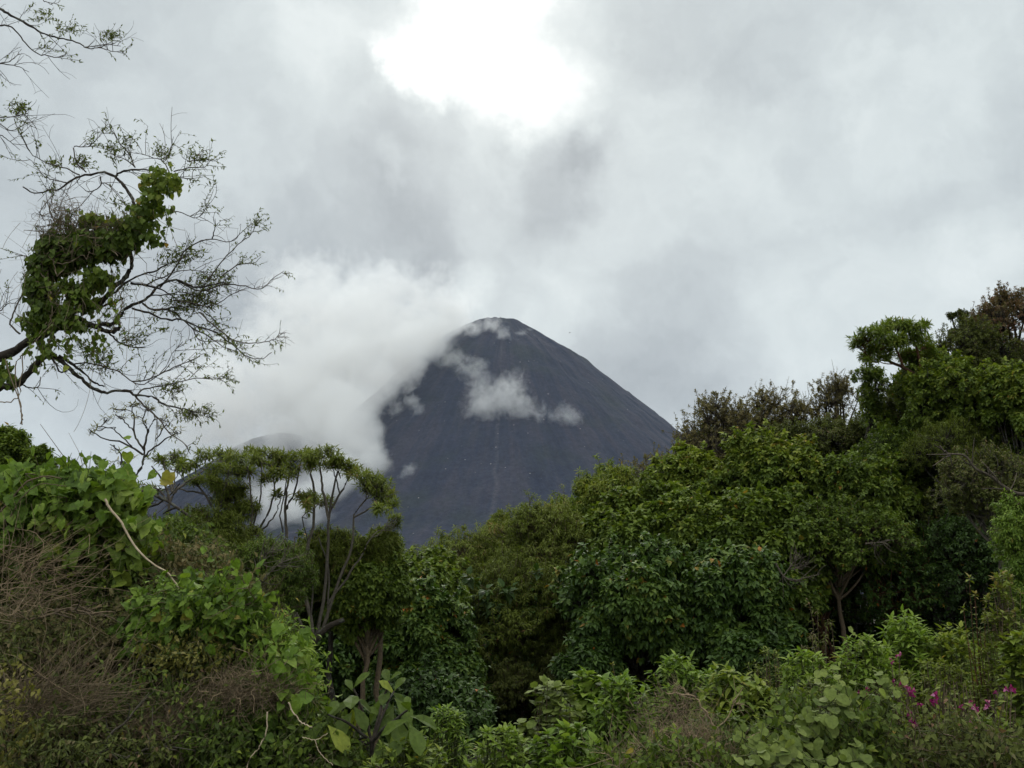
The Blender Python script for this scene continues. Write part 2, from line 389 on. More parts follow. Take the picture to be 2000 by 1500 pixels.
class Tubes:
    def __init__(s): s.V = []; s.Q = []; s.c = []; s.n = 0
    def add(s, P, R, sides=5, tint=.5):
        """P (n,k,3) paths, R (n,k) radii"""
        P = np.asarray(P, float); R = np.asarray(R, float)
        if P.ndim == 2: P = P[None]; R = R[None]
        if len(P) == 0: return
        n, k, _ = P.shape; T = unit(np.gradient(P, axis=1))
        ref = np.where(np.abs(T[..., 2:3]) > .9, np.array([1., 0, 0]), np.array([0, 0, 1.]))
        A = unit(np.cross(ref, T)); Bv = np.cross(T, A)
        th = np.arange(sides) * 2 * PI / sides
        V = P[:, :, None] + R[:, :, None, None] * (np.cos(th)[:, None] * A[:, :, None] + np.sin(th)[:, None] * Bv[:, :, None])
        i = np.arange(k - 1)[:, None]; j = np.arange(sides)[None]; j2 = (j + 1) % sides
        q = np.stack([i * sides + j, i * sides + j2, (i + 1) * sides + j2, (i + 1) * sides + j], -1).reshape(-1, 4)
        s.Q.append((q[None] + s.n + np.arange(n)[:, None, None] * k * sides).reshape(-1, 4))
        s.V.append(V.reshape(-1, 3).astype(np.float32)); s.c.append(np.repeat(np.broadcast_to(tint, (n,)), k * sides)); s.n += n * k * sides
    def build(s, name, mat, parent):
        if not s.V: return None
        return make_mesh(name, np.concatenate(s.V), [np.concatenate(s.Q)], mat, parent, smooth=True, attrs={'tint': np.concatenate(s.c)})

def resample(pts, n, jit=0.0):
    """smooth path through pts (Catmull-Rom), n points"""
    p = np.asarray(pts, float)
    if len(p) == 2: t = np.linspace(0, 1, n)[:, None]; r = p[0] * (1 - t) + p[1] * t
    else:
        e = np.vstack([2 * p[0] - p[1], p, 2 * p[-1] - p[-2]]); s = np.linspace(0, len(p) - 1 - 1e-6, n); i = s.astype(int); f = (s - i)[:, None]
        a, b, c, d = e[i], e[i + 1], e[i + 2], e[i + 3]
        r = .5 * (2 * b + (c - a) * f + (2 * a - 5 * b + 4 * c - d) * f ** 2 + (3 * b - a - 3 * c + d) * f ** 3)
    if jit: r[1:-1] += gau(n - 2, 3) * jit
    return r

def bezier(A, Bm, C, k):
    t = np.linspace(0, 1, k)[None, :, None]
    return A[:, None] * (1 - t) ** 2 + 2 * Bm[:, None] * t * (1 - t) + C[:, None] * t * t

# ------------------------------------------------------------------ plant materials (colour differs leaf by leaf, and darker tints deepen the shade inside the wood)
def leaf_mat(name, stops, rough=.5, trans=.25, spec=.35):
    m, N = new_mat(name)
    t = N.node('ShaderNodeAttribute', attribute_name='tint').outputs['Fac']
    p = N.node('ShaderNodeNewGeometry').outputs['Position']
    v = N.noise(p, .9, 3, .6)
    t2 = N.math('ADD', t, N.math('MULTIPLY', N.math('SUBTRACT', v, .5), .35), clamp=True)
    c = N.ramp(t2, stops)
    c = N.mix(1.0, c, N.ramp(N.noise(p, 38.0, 4, .7), [(.3, (.72, .72, .75)), (.5, (1, 1, 1)), (.72, (1.3, 1.27, 1.15))]), 'MULTIPLY')
    b = N.node('ShaderNodeBsdfPrincipled', {'Base Color': c, 'Roughness': rough + .08, 'Specular IOR Level': spec * .55})
    tc = N.mix(1.0, c, (1.15, 1.25, .55), 'MULTIPLY')
    tr = N.node('ShaderNodeBsdfTranslucent', {'Color': tc})
    mx = N.node('ShaderNodeMixShader', {0: trans, 1: b.outputs[0], 2: tr.outputs[0]})
    finish(N, mx.outputs[0]); return m
def bark_mat(name, c1, c2, scale=20., c3=None):
    m, N = new_mat(name)
    t = N.node('ShaderNodeAttribute', attribute_name='tint').outputs['Fac']
    p = N.node('ShaderNodeNewGeometry').outputs['Position']
    n = N.noise(p, scale, 5, .7); c = N.ramp(n, [(.35, c1), (.65, c2)])
    if c3: c = N.mix(N.maprange(N.noise(p, scale * .35, 4, .6), .52, .62), c, c3)
    c = N.mix(1.0, c, N.ramp(t, [(0, (.6, .6, .6)), (1, (1.5, 1.45, 1.4))]), 'MULTIPLY')
    b = N.node('ShaderNodeBsdfPrincipled', {'Base Color': c, 'Roughness': .9, 'Specular IOR Level': .2})
    bm_ = N.node('ShaderNodeBump', {'Height': n, 'Distance': .01}); N.l.new(bm_.outputs[0], b.inputs['Normal'])
    finish(N, b.outputs[0]); return m
ML = {
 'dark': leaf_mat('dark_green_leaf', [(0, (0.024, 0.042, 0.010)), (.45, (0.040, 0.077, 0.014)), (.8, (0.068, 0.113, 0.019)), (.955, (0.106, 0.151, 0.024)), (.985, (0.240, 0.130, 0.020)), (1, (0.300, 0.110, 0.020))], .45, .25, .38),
 'mid': leaf_mat('mid_green_leaf', [(0, (0.046, 0.068, 0.014)), (.45, (0.087, 0.129, 0.019)), (.8, (0.138, 0.181, 0.025)), (.96, (0.198, 0.222, 0.034)), (1, (0.280, 0.170, 0.030))], .5, .3, .33),
 'yellow': leaf_mat('yellowish_green_leaf', [(0, (0.057, 0.071, 0.012)), (.45, (0.102, 0.126, 0.020)), (.8, (0.144, 0.176, 0.029)), (.94, (0.174, 0.197, 0.055)), (1, (0.210, 0.120, 0.050))], .55, .3, .25),
 'olive': leaf_mat('olive_leaf', [(0, (0.043, 0.051, 0.013)), (.45, (0.077, 0.089, 0.021)), (.8, (0.107, 0.125, 0.031)), (.95, (0.130, 0.105, 0.055)), (1, (0.170, 0.100, 0.060))], .6, .25, .25),
 'brown': leaf_mat('brownish_leaf', [(0, (0.078, 0.068, 0.031)), (.45, (0.130, 0.113, 0.050)), (.8, (0.176, 0.146, 0.070)), (1, (0.221, 0.162, 0.084))], .65, .3, .2),
 'red': leaf_mat('reddish_brown_leaf', [(0, (0.062, 0.058, 0.021)), (.4, (0.102, 0.090, 0.030)), (.75, (0.153, 0.097, 0.055)), (1, (0.221, 0.121, 0.084))], .6, .25, .25),
 'fresh': leaf_mat('fresh_green_leaf', [(0, (0.053, 0.091, 0.014)), (.45, (0.100, 0.163, 0.022)), (.8, (0.156, 0.227, 0.030)), (.97, (0.210, 0.267, 0.056)), (1, (0.260, 0.210, 0.050))], .5, .33, .33),
 'pale': leaf_mat('pale_green_leaf', [(0, (0.078, 0.108, 0.025)), (.5, (0.140, 0.177, 0.043)), (.9, (0.203, 0.236, 0.071)), (.97, (0.301, 0.353, 0.166)), (1, (0.414, 0.485, 0.287))], .6, .28, .25),
 'ochre': leaf_mat('yellow_ochre_leaf', [(0, (0.101, 0.100, 0.018)), (.5, (0.179, 0.166, 0.037)), (1, (0.260, 0.220, 0.090))], .55, .3, .25),
 'magenta': leaf_mat('magenta_petal', [(0, (.16, .012, .08)), (.6, (.27, .025, .15)), (1, (.5, .2, .38))], .6, .35, .2),
}
MB = {
 'dark': bark_mat('dark_bark', (.022, .018, .014), (.050, .041, .033), 24, (.075, .075, .062)),
 'limb': bark_mat('lichened_bark', (.020, .016, .013), (.052, .043, .035), 40, (.11, .11, .09)),
 'twig': bark_mat('grey_brown_twig', (.045, .036, .028), (.095, .080, .062), 30),
 'grey': bark_mat('grey_bark', (.06, .052, .042), (.12, .105, .085), 24),
 'brown': bark_mat('brown_stem', (.065, .048, .031), (.14, .105, .068), 30),
 'straw': bark_mat('dry_straw', (.15, .112, .068), (.27, .205, .13), 30),
 'pale': bark_mat('pale_bare_stem', (.28, .22, .15), (.44, .36, .26), 20),
 'green': bark_mat('green_stem', (.045, .06, .02), (.09, .10, .035), 24),
 'vinestem': bark_mat('dead_vine_stem', (.11, .084, .056), (.24, .19, .13), 30),
 'rust': bark_mat('reddish_bark', (.06, .03, .018), (.15, .075, .042), 12),
}

# ------------------------------------------------------------------ growth
def rosettes(L, A, O, n, size, tmpl, tint=.5, tvar=.22, spread=(.5, 1.7), droop=.35, back=.5, rowjit=.2, width=1.0):
    """n leaves fanned round each shoot tip A that points along O"""
    if len(A) == 0: return
    m = len(A); O = unit(O); ref = np.where(np.abs(O[:, 2:3]) > .85, np.array([1., 0, 0]), np.array([0, 0, 1.]))
    X = unit(np.cross(ref, O)); Y = np.cross(O, X)
    k = np.arange(n)[None]; ph = k * 2.4 + rnd(m, 1) * 6.28 + (rnd(m, n) - .5) * .8
    th = spread[0] + (spread[1] - spread[0]) * (k + rnd(m, n)) / n
    D = np.cos(th)[..., None] * O[:, None] + np.sin(th)[..., None] * (np.cos(ph)[..., None] * X[:, None] + np.sin(ph)[..., None] * Y[:, None])
    D[..., 2] -= droop * (.5 + rnd(m, n)); D = unit(D)
    P = A[:, None] - O[:, None] * (k / n * back * size)[..., None] + D * size * .12 + gau(m, n, 3) * size * rowjit * .3
    Nn = np.array([0, 0, 1.]) + O[:, None] * .4 + gau(m, n, 3) * .28
    S = size * (.65 + .6 * rnd(m, n))
    t = np.clip(tint + (rnd(m, 1) - .5) * .25 + gau(m, n) * tvar * .8 + .12 * (1 - k / n), 0, 1)
    t = np.where(rnd(m, n) < .006, 1.0, np.minimum(t, .93))
    L.add(P.reshape(-1, 3), D.reshape(-1, 3), Nn.reshape(-1, 3), S.ravel(), tmpl, t.ravel(), width)

def along(L, P, a, b, n, size, tmpl, tint=.5, tvar=.22, ang=1.0, droop=.3, width=1.0, rare=.01):
    """n leaves along each path of P (m,k,3) between parameters a and b"""
    m, k, _ = P.shape
    t = a + (b - a) * (np.arange(n)[None] + rnd(m, n)) / n; s = t * (k - 1); i = np.minimum(s.astype(int), k - 2); f = (s - i)[..., None]
    r = np.arange(m)[:, None]; Q = P[r, i] * (1 - f) + P[r, i + 1] * f; T = unit(P[r, i + 1] - P[r, i])
    X = unit(gau(m, n, 3)); X = unit(X - (X * T).sum(-1, keepdims=True) * T)
    g = ang * (.6 + .7 * rnd(m, n))[..., None]
    D = np.cos(g) * T + np.sin(g) * X; D[..., 2] -= droop * (.3 + rnd(m, n)); D = unit(D)
    Nn = np.array([0, 0, 1.]) + gau(m, n, 3) * .35
    tt = np.clip(tint + (rnd(m, 1) - .5) * .25 + gau(m, n) * tvar * .8, 0, .93); tt = np.where(rnd(m, n) < rare, 1.0, tt)
    L.add(Q.reshape(-1, 3), D.reshape(-1, 3), Nn.reshape(-1, 3), (size * (.55 + .75 * rnd(m, n))).ravel(), tmpl, tt.ravel(), width)

def shoots(P0, dirs, lens, k=5, curl=.25, sag=0.0):
    """curved twigs"""
    m = len(P0); d = unit(dirs); mid = P0 + d * lens[:, None] * .5 + gau(m, 3) * (lens * curl)[:, None] * .5
    end = P0 + d * lens[:, None] + gau(m, 3) * (lens * curl)[:, None] * .5; end[:, 2] -= sag * lens
    return bezier(P0, mid, end, k)

def dome_dirs(m, up=.35, back=.25):
    """directions biased upward and towards the viewer's side"""
    d = unit(gau(m * 3, 3)); w = rnd(m * 3) < np.clip(.35 + up * d[:, 2] - back * d[:, 1] + .25, .05, 1)
    d = d[w][:m]
    while len(d) < m: d = np.vstack([d, unit(gau(m, 3))])[:m]
    return d

def tree(name, label, cat, px, top, w, h, d, leaf='mid', bark='dark', size=.2, tmpl=OVATE, lumps=16, per=34, nl=9, tint=.5,
         droop=.35, spread=(.5, 1.7), group='trees of the forest edge', lump_r=.40, flat=.9, twigs=0, gaps=.0, base_px=None, airy=1.0, stems=1, tall=0, width=1.0, lean=0.0, up=.12):
    """a tree whose crown spans the given box of the view at distance d; every shoot tip carries a fan of leaves"""
    size *= .72; nl = int(nl * 1.3); per = int(per * 1.3)
    w *= 1.16; h *= 1.12; lumps = int(lumps * 1.3); lump_r *= 1.0
    s = d / FPX * math.hypot(1, math.tan(PITCH)) ; c = at(px, top + h / 2, d); rx, rz = w / 2 * s, h / 2 * s; ry = min(rx, rz * 1.6) * .9 + .15 * rx
    bx = at(base_px or px, top, d)[0]; gz = float(ground_z(bx, d))
    base = np.array([bx, d + lean, gz - .1]); o = thing(name, label, cat, tuple(base), group)
    L = Leaves(); Tb = Tubes(); E = np.array([rx, ry, rz]); rm = (rx * ry * rz) ** (1 / 3)
    ld = dome_dirs(lumps, up); lr = rm * lump_r * (.65 + .7 * rnd(lumps)); lr = np.minimum(lr, rz * .8)
    lc = c + ld * (E - lr[:, None] * .75).clip(.05) * (.45 + .55 * rnd(lumps, 1) ** .5)
    # shoot tips over every lump
    K = max(4, int(per)); dd = dome_dirs(lumps * K, .3).reshape(lumps, K, 3)
    out = unit(lc - c)[:, None]; dd = unit(dd + out * .35)
    rr = (.55 + .5 * rnd(lumps, K, 1)) * lr[:, None, None]
    A = lc[:, None] + dd * rr * np.array([1, 1, flat]); A = A + (fbm(A * 1.3, 2)[..., None] - .5) * dd * lr[:, None, None] * .6
    O = unit(dd * np.array([1, 1, .7]) + np.array([0, 0, .35]) + gau(lumps, K, 3) * .22)
    keep = rnd(lumps, K) > gaps
    A2, O2 = A[keep], O[keep]
    lt = np.repeat((rnd(lumps, 1) - .5) * .34, K, 1)[keep][:, None]
    rosettes(L, A2, O2, nl, size, tmpl, tint + lt, .2, spread, droop, width=width)
    hi = np.argsort(-(A2[:, 2] - .3 * A2[:, 1]))[:len(A2) // 3]; ns = int(24 + .045 * len(A2)); hi = rng.choice(hi, ns)
    sp = shoots(A2[hi], O2[hi] * .5 + np.array([0, 0, .9]) + gau(ns, 3) * .35, rm * (.06 + .20 * rnd(ns) ** 2), 5, .25); Tb.add(sp, np.linspace(.012, .005, 5)[None].repeat(ns, 0), 3, .4)
    along(L, sp, .1, 1, nl, size, tmpl, tint + .05, .2, 1.0, droop, width); rosettes(L, sp[:, -1], unit(sp[:, -1] - sp[:, -3]), nl, size, tmpl, tint + .08, .2, spread, droop, width=width)
    # limbs to each lump and a twig to each shoot
    hgt = c[2] - gz; fork = base + np.array([(c[0] - bx) * .6, -lean * .5, max(.3, hgt * .45, hgt - 1.4 * rz)])
    r0 = max(.03, .035 * rm + .012 * hgt)
    st = np.linspace(0, 1, 9)[:, None]
    for q in range(stems):
        b = base + np.array([(q - (stems - 1) / 2) * .18, rnd() * .2, 0]); f = fork + gau(3) * .12 * (stems > 1) * np.array([1.5, 1, 1]); tp = c - np.array([0, 0, rz * .25]) + gau(3) * rx * .3 * (stems > 1)
        path = resample([b, (b + f) / 2 + gau(3) * .07 * hgt * .3, f, tp], 12, .012 * hgt); Tb.add(path, np.linspace(r0, r0 * .35, 12), 7, .3 + .4 * rnd())
    m0 = fork + (c - fork) * rnd(lumps, 1) * .6
    Tb.add(bezier(m0, (m0 + lc) / 2 + gau(lumps, 3) * rm * .12 - np.array([0, 0, rm * .06]), lc, 6), np.linspace(r0 * .42, r0 * .14, 6)[None].repeat(lumps, 0), 5, rnd(lumps))
    lcK = np.repeat(lc[:, None], K, 1)[keep]
    Tb.add(bezier(lcK, (lcK + A2) / 2 + gau(len(A2), 3) * .04 * rm, A2, 4), np.linspace(r0 * .11, .004, 4)[None].repeat(len(A2), 0), 3, rnd(len(A2)))
    if twigs:
        i = rng.integers(0, len(A2), twigs); i = i[np.argsort(-A2[i, 2])][:max(4, twigs * 2 // 3)]
        sh = shoots(A2[i], np.array([0, 0, 1.]) + gau(len(i), 3) * .35, rm * (.12 + .22 * rnd(len(i)))); Tb.add(sh, np.linspace(.010, .005, 5)[None].repeat(len(i), 0), 3, .4)
        along(L, sh, .2, 1, 5, size * .7, tmpl, tint)
    L.build('crown', ML[leaf], o); Tb.build('trunk', MB[bark], o)
    return o

def shrub(name, label, cat, px, top, w, h, d, leaf='fresh', stem='green', size=.12, tmpl=OVATE, n=90, nl=10, tint=.5, droop=.3, ang=1.0, depth=None, tip=9,
          group='undergrowth plants of the near bank', spread=(.3, 1.5), arch=.3, part='foliage', stemr=.006, bare=.35, gz=None, width=1.0, jag=.15, fill=.0, tops=None):
    """many stems rising from the ground to the plant's outline, leafy along their upper part"""
    size *= .74; n = int(n * (1.7 if n > 40 else 1)); nl = int(nl * 1.3)
    s = d / FPX; rx = w / 2 * s; c = at(px, top, d); g = float(ground_z(c[0], d)) if gz is None else gz
    low = at(px, top + h, d)[2]; H = c[2] - min(g, low); ry = depth if depth else rx * .8
    base = np.array([c[0], d, min(g, low)]); o = thing(name, label, cat, tuple(base), group)
    L = Leaves(); Tb = Tubes()
    u = rnd(n) ** .5; a = rnd(n) * 2 * PI
    ex = u * np.cos(a); ey = u * np.sin(a)
    top_z = H * (1 - .62 * (u ** 3) * (.5 + .5 * rnd(n))) * (1 - jag * rnd(n) ** 2 * 2) * (1 - fill * rnd(n))
    if tops is not None: top_z *= np.interp(ex, *tops)
    E = base + np.stack([ex * rx, ey * ry, top_z], -1)
    B0 = base + np.stack([ex * rx * .45, ey * ry * .6, np.zeros(n)], -1) + gau(n, 3) * .04
    M = B0 * .5 + E * .5 + np.stack([-ex * rx * arch * .3, -ey * ry * arch * .3, H * arch * .5 + 0 * ex], -1) + gau(n, 3) * .05
    P = bezier(B0, M, E, 9)
    Tb.add(P, np.linspace(stemr, stemr * .4, 9)[None].repeat(n, 0) * (.7 + .6 * rnd(n, 1)), 4, rnd(n))
    along(L, P, bare, .97, nl, size, tmpl, tint, .22, ang, droop, width)
    if tip: rosettes(L, P[:, -1], unit(P[:, -1] - P[:, -3]), tip, size, tmpl, tint + .08, .2, spread, droop, width=width)
    L.build(part, ML[leaf], o); Tb.build('stems', MB[stem], o)
    return o

def kinky(P0, dirs, lens, k=8, kink=.55):
    m = len(P0); d = unit(dirs); P = [P0]
    for q in range(k - 1):
        if q: d = unit(d + gau(m, 3) * kink * (rnd(m, 1) < .6))
        P.append(P[-1] + d * (lens / (k - 1) * 1.15)[:, None])
    return np.stack(P, 1)
def tangle(Tb, c, E, n, ln, r, tint=.5, dirv=(0, 0, 0), curl=.5, k=8, sides=3):
    """a mass of bare criss-cross twigs in the ellipsoid c, E"""
    p = unit(gau(n, 3)) * rnd(n, 1) ** .45 * E + c; dd = gau(n, 3) + np.array(dirv); le = ln * (.4 + rnd(n))
    P = kinky(p, dd, le, k, curl)
    Tb.add(P, np.linspace(r, r * .4, k)[None].repeat(n, 0) * (.4 + 1.3 * rnd(n, 1) ** 2), sides, np.clip(tint + gau(n) * .25, 0, 1))
    return P
# ------------------------------------------------------------------ forest edge, right to centre to left
T = 'tree'
# far ragged row against the sky
tree('forest_tree', 'thin brown-olive crown at the left end of the ragged row, beside the cone\'s right foot', T, 1400, 762, 170, 200, 36, 'brown', 'twig', .13, OVATE, 20, 60, 9, twigs=110, gaps=.45, lump_r=.42, droop=.1)
tree('forest_tree', 'brown-olive crown with bare twigs on its peak, middle of the ragged row', T, 1510, 738, 170, 210, 37, 'brown', 'twig', .13, OVATE, 22, 62, 9, twigs=160, gaps=.45, lump_r=.4, droop=.1)
tree('forest_tree', 'thin brown-grey crown full of bare twigs, right end of the ragged row', T, 1632, 728, 130, 170, 37, 'brown', 'twig', .13, OVATE, 18, 46, 8, twigs=160, gaps=.55, lump_r=.36, droop=.1)
tree('forest_tree', 'small hazy brown crown low against the foot of the cone', T, 1275, 882, 150, 130, 40, 'brown', 'twig', .13, OVATE, 14, 40, 8, twigs=60, gaps=.4, droop=.1)
tree('forest_tree', 'big reddish-brown crown at the right edge, highest of all', T, 1985, 550, 170, 200, 34, 'red', 'dark', .13, OVATE, 26, 62, 9, tint=.6, lump_r=.34, twigs=30, droop=.15)
tree('forest_tree', 'dull brown-green dome left of and below the highest reddish crown', T, 1890, 618, 190, 190, 33, 'olive', 'dark', .12, OVATE, 22, 62, 9, tint=.5, lump_r=.36, twigs=50, droop=.15)
tree('forest_tree', 'tiny dark pointed treetop poking above the dull brown-green dome', T, 1872, 604, 40, 60, 34, 'olive', 'dark', .13, OVATE, 6, 24, 8, tint=.3)
tree('forest_tree', 'small green treetop under the flat-topped tree, at the gap of sky', T, 1700, 704, 80, 150, 30, 'mid', 'dark', .15, OVATE, 10, 30, 9, tint=.45)
tree('forest_tree', 'dark crown directly below the flat-topped tree on the right', T, 1765, 722, 130, 150, 31, 'olive', 'dark', .15, OVATE, 18, 50, 9, tint=.45)
tree('forest_tree', 'layered grey-green crown below the ragged brown row', T, 1610, 805, 210, 130, 33, 'olive', 'dark', .14, OVATE, 26, 56, 9, tint=.5, flat=.5)
tree('forest_tree', 'second layered grey-green crown, right of the first and under the sky gap', T, 1720, 790, 160, 150, 32, 'olive', 'dark', .14, OVATE, 20, 56, 9, tint=.4, flat=.6)
tree('forest_tree', 'bright vine-green dome on the right edge slope below the dull brown-green dome', T, 1880, 668, 190, 240, 27, 'mid', 'dark', .17, BROAD, 26, 60, 9, tint=.6, lump_r=.36)
tree('forest_tree', 'bright green crown cut by the right edge, below the reddish one', T, 1985, 692, 130, 260, 25, 'mid', 'dark', .16, BROAD, 24, 60, 9, tint=.6, lump_r=.38)
tree('forest_tree', 'dark green crown with a yellow fleck between the flat-topped tree and the vine-green dome', T, 1800, 800, 190, 190, 28, 'mid', 'dark', .15, OVATE, 24, 60, 9, tint=.35)
tree('forest_tree', 'yellowish spreading crown on the right slope, halfway up', T, 1855, 822, 170, 110, 26, 'yellow', 'dark', .13, LANCE, 20, 60, 10, tint=.35)
tree('forest_tree', 'rounded light green canopy right under the ragged brown row', T, 1480, 850, 250, 190, 28, 'mid', 'dark', .19, BROAD, 28, 64, 9, tint=.62, lump_r=.32)
tree('forest_tree', 'green canopy with a dusty middle, right of the rounded light green one', T, 1650, 868, 230, 210, 27, 'mid', 'dark', .17, BROAD, 28, 60, 9, tint=.42, lump_r=.34)
tree('forest_tree', 'yellow-green crown meeting the right foot of the cone', T, 1335, 872, 170, 190, 29, 'mid', 'dark', .19, BROAD, 24, 56, 9, tint=.75, lump_r=.34)
tree('forest_tree', 'light green pointed crown standing before the cone\'s lower right slope', T, 1195, 898, 150, 190, 30, 'mid', 'dark', .19, LANCE, 20, 62, 11, tint=.75, lump_r=.34, width=1.3)
tree('forest_tree', 'low light green crown left of the pointed one, before the cone', T, 1130, 955, 110, 150, 30, 'mid', 'dark', .18, LANCE, 16, 50, 11, tint=.6, width=1.3)
tree('forest_tree', 'green broad-leaved canopy in the middle of the wood, above the dark masses', T, 1290, 948, 290, 250, 26, 'mid', 'dark', .21, BROAD, 34, 62, 9, tint=.5, lump_r=.28)
tree('forest_tree', 'green drooping-leaved canopy right of the middle, over the dark hollow\'s left side', T, 1465, 950, 250, 260, 25, 'mid', 'dark', .21, BROAD, 32, 60, 9, tint=.42, lump_r=.28)
tree('forest_tree', 'big dark glossy broad-leaved tree, lowest in the middle of the wood', T, 1250, 1055, 310, 225, 22.5, 'dark', 'dark', .20, BROAD, 36, 60, 9, tint=.6, lump_r=.26, droop=.6)
tree('forest_tree', 'dark glossy broad-leaved tree at the left lip of the black hollow', T, 1425, 1075, 220, 230, 22, 'dark', 'dark', .20, BROAD, 30, 56, 9, tint=.6, lump_r=.28, droop=.6)
tree('forest_tree', 'broken olive canopy overhanging the top of the black hollow', T, 1630, 985, 260, 140, 25, 'mid', 'brown', .16, OVATE, 26, 50, 9, tint=.3, gaps=.15)
tree('forest_tree', 'dark scrubby crown under the right slope, above the black hollow', T, 1800, 930, 260, 170, 28, 'olive', 'dark', .14, OVATE, 28, 56, 9, tint=.3, gaps=.1)
tree('forest_tree', 'olive twiggy crown with pale branches, near the right edge at mid height', T, 1930, 872, 170, 150, 21, 'olive', 'grey', .09, OVATE, 24, 60, 9, tint=.7, twigs=60, gaps=.2)
tree('forest_tree', 'light green drape of leaves hanging at the right edge over the tall weeds', T, 1995, 965, 110, 220, 15, 'fresh', 'brown', .10, LANCE, 18, 60, 10, tint=.5, droop=.6, width=1.3)
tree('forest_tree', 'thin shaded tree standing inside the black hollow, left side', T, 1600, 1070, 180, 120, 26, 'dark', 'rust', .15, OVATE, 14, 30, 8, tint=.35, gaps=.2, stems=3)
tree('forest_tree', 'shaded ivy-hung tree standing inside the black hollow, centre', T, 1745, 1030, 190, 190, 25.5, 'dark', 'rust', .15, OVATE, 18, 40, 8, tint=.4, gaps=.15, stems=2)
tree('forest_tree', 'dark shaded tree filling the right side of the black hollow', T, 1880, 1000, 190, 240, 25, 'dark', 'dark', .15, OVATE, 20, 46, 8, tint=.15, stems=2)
tree('forest_tree', 'deep green crown behind the yellowish spreading one on the right slope', T, 1840, 775, 230, 260, 32, 'mid', 'dark', .17, OVATE, 30, 60, 9, tint=.4)
tree('forest_tree', 'dull green crown at the right edge, behind the pale-branched olive one', T, 1985, 830, 190, 300, 31, 'olive', 'dark', .16, OVATE, 30, 60, 9, tint=.45)
tree('forest_tree', 'low wide olive crown filling in under the ragged brown row', T, 1480, 815, 330, 130, 38, 'olive', 'dark', .16, OVATE, 34, 60, 9, tint=.5)
tree('forest_tree', 'green crown joining the flat-topped tree to the right slope', T, 1805, 680, 110, 130, 29, 'mid', 'dark', .15, OVATE, 18, 54, 9, tint=.6)
tree('forest_tree', 'warm green crown between the dusty canopy and the right slope', T, 1745, 860, 190, 200, 29, 'mid', 'dark', .16, OVATE, 26, 58, 9, tint=.45)
# yellowish, narrow-leaved wood in the centre
tree('forest_tree', 'small treetop peaking in front of the cone\'s foot, yellowish and narrow-leaved', T, 985, 985, 120, 140, 29, 'yellow', 'brown', .16, LANCE, 12, 50, 12, tint=.5, droop=.5)
tree('forest_tree', 'yellowish narrow-leaved tree right of the notch where the dark cone dips lowest', T, 915, 1020, 210, 260, 28, 'yellow', 'brown', .17, LANCE, 26, 62, 12, tint=.58, droop=.35)
tree('forest_tree', 'tallest yellowish narrow-leaved tree, tinged brown at its top', T, 1065, 972, 220, 280, 28, 'yellow', 'brown', .17, LANCE, 30, 62, 12, tint=.65, droop=.35)
tree('forest_tree', 'dull olive narrow-leaved thicket below the yellowish trees', T, 1000, 1085, 260, 290, 26, 'yellow', 'brown', .17, LANCE, 34, 62, 12, tint=.28, droop=.45)
tree('forest_tree', 'dusky olive lower skirt of narrow leaves above the black gap', T, 1020, 1240, 200, 160, 25, 'olive', 'brown', .15, LANCE, 24, 50, 12, tint=.3, droop=.8)
# left of centre
tree('forest_tree', 'green broad-leaved crown whose top touches the dark cone\'s lowest point', T, 800, 1045, 190, 260, 23, 'mid', 'dark', .17, BROAD, 30, 60, 9, tint=.45, lump_r=.3)
tree('forest_tree', 'dark glossy tree with a few orange leaves, left of the black gap', T, 840, 1140, 200, 230, 21.5, 'dark', 'dark', .17, BROAD, 32, 60, 9, tint=.62, lump_r=.28, droop=.55)
tree('forest_tree', 'dark glossy crown behind the fan of bare stems', T, 690, 1085, 190, 260, 22.5, 'dark', 'dark', .17, BROAD, 30, 56, 9, tint=.55, lump_r=.28, droop=.5)
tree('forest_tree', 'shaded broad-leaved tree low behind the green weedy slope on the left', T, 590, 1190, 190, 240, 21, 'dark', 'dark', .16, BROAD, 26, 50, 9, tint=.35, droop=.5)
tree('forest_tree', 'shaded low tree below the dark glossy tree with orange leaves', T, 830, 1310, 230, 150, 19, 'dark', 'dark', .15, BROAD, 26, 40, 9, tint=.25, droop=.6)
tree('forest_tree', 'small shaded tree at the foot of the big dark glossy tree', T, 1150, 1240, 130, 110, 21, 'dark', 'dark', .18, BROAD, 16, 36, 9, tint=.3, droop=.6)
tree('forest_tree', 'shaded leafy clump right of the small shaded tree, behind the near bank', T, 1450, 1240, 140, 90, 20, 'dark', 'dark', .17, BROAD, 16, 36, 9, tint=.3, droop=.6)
tree('forest_tree', 'dark dense treetop at the left edge behind the vine mound', T, 18, 838, 90, 100, 20, 'mid', 'dark', .15, OVATE, 14, 40, 9, tint=.4, gaps=.3, group='trees of the left side')
tree('forest_tree', 'small dark round treetop just right of the left-edge one', T, 72, 872, 64, 70, 20, 'mid', 'dark', .13, OVATE, 12, 44, 9, tint=.45, group='trees of the left side')
GL = 'trees of the left side'
tree('forest_tree', 'drooping olive bush-tree in front of the side ridge, left of the bare stems', T, 435, 945, 130, 180, 15.5, 'yellow', 'brown', .10, LANCE, 26, 62, 11, tint=.6, droop=.3, group=GL, gaps=.3)
tree('forest_tree', 'tangled olive tree below the drooping olive one', T, 525, 1050, 150, 150, 14.5, 'mid', 'brown', .09, LANCE, 24, 56, 10, tint=.3, droop=.4, group=GL, twigs=40)
tree('forest_tree', 'brownish tree cluster at the foot of the rightmost tufted tree', T, 655, 1030, 140, 120, 17, 'yellow', 'dark', .10, LANCE, 22, 54, 10, tint=.5, droop=.35, group=GL, twigs=30)
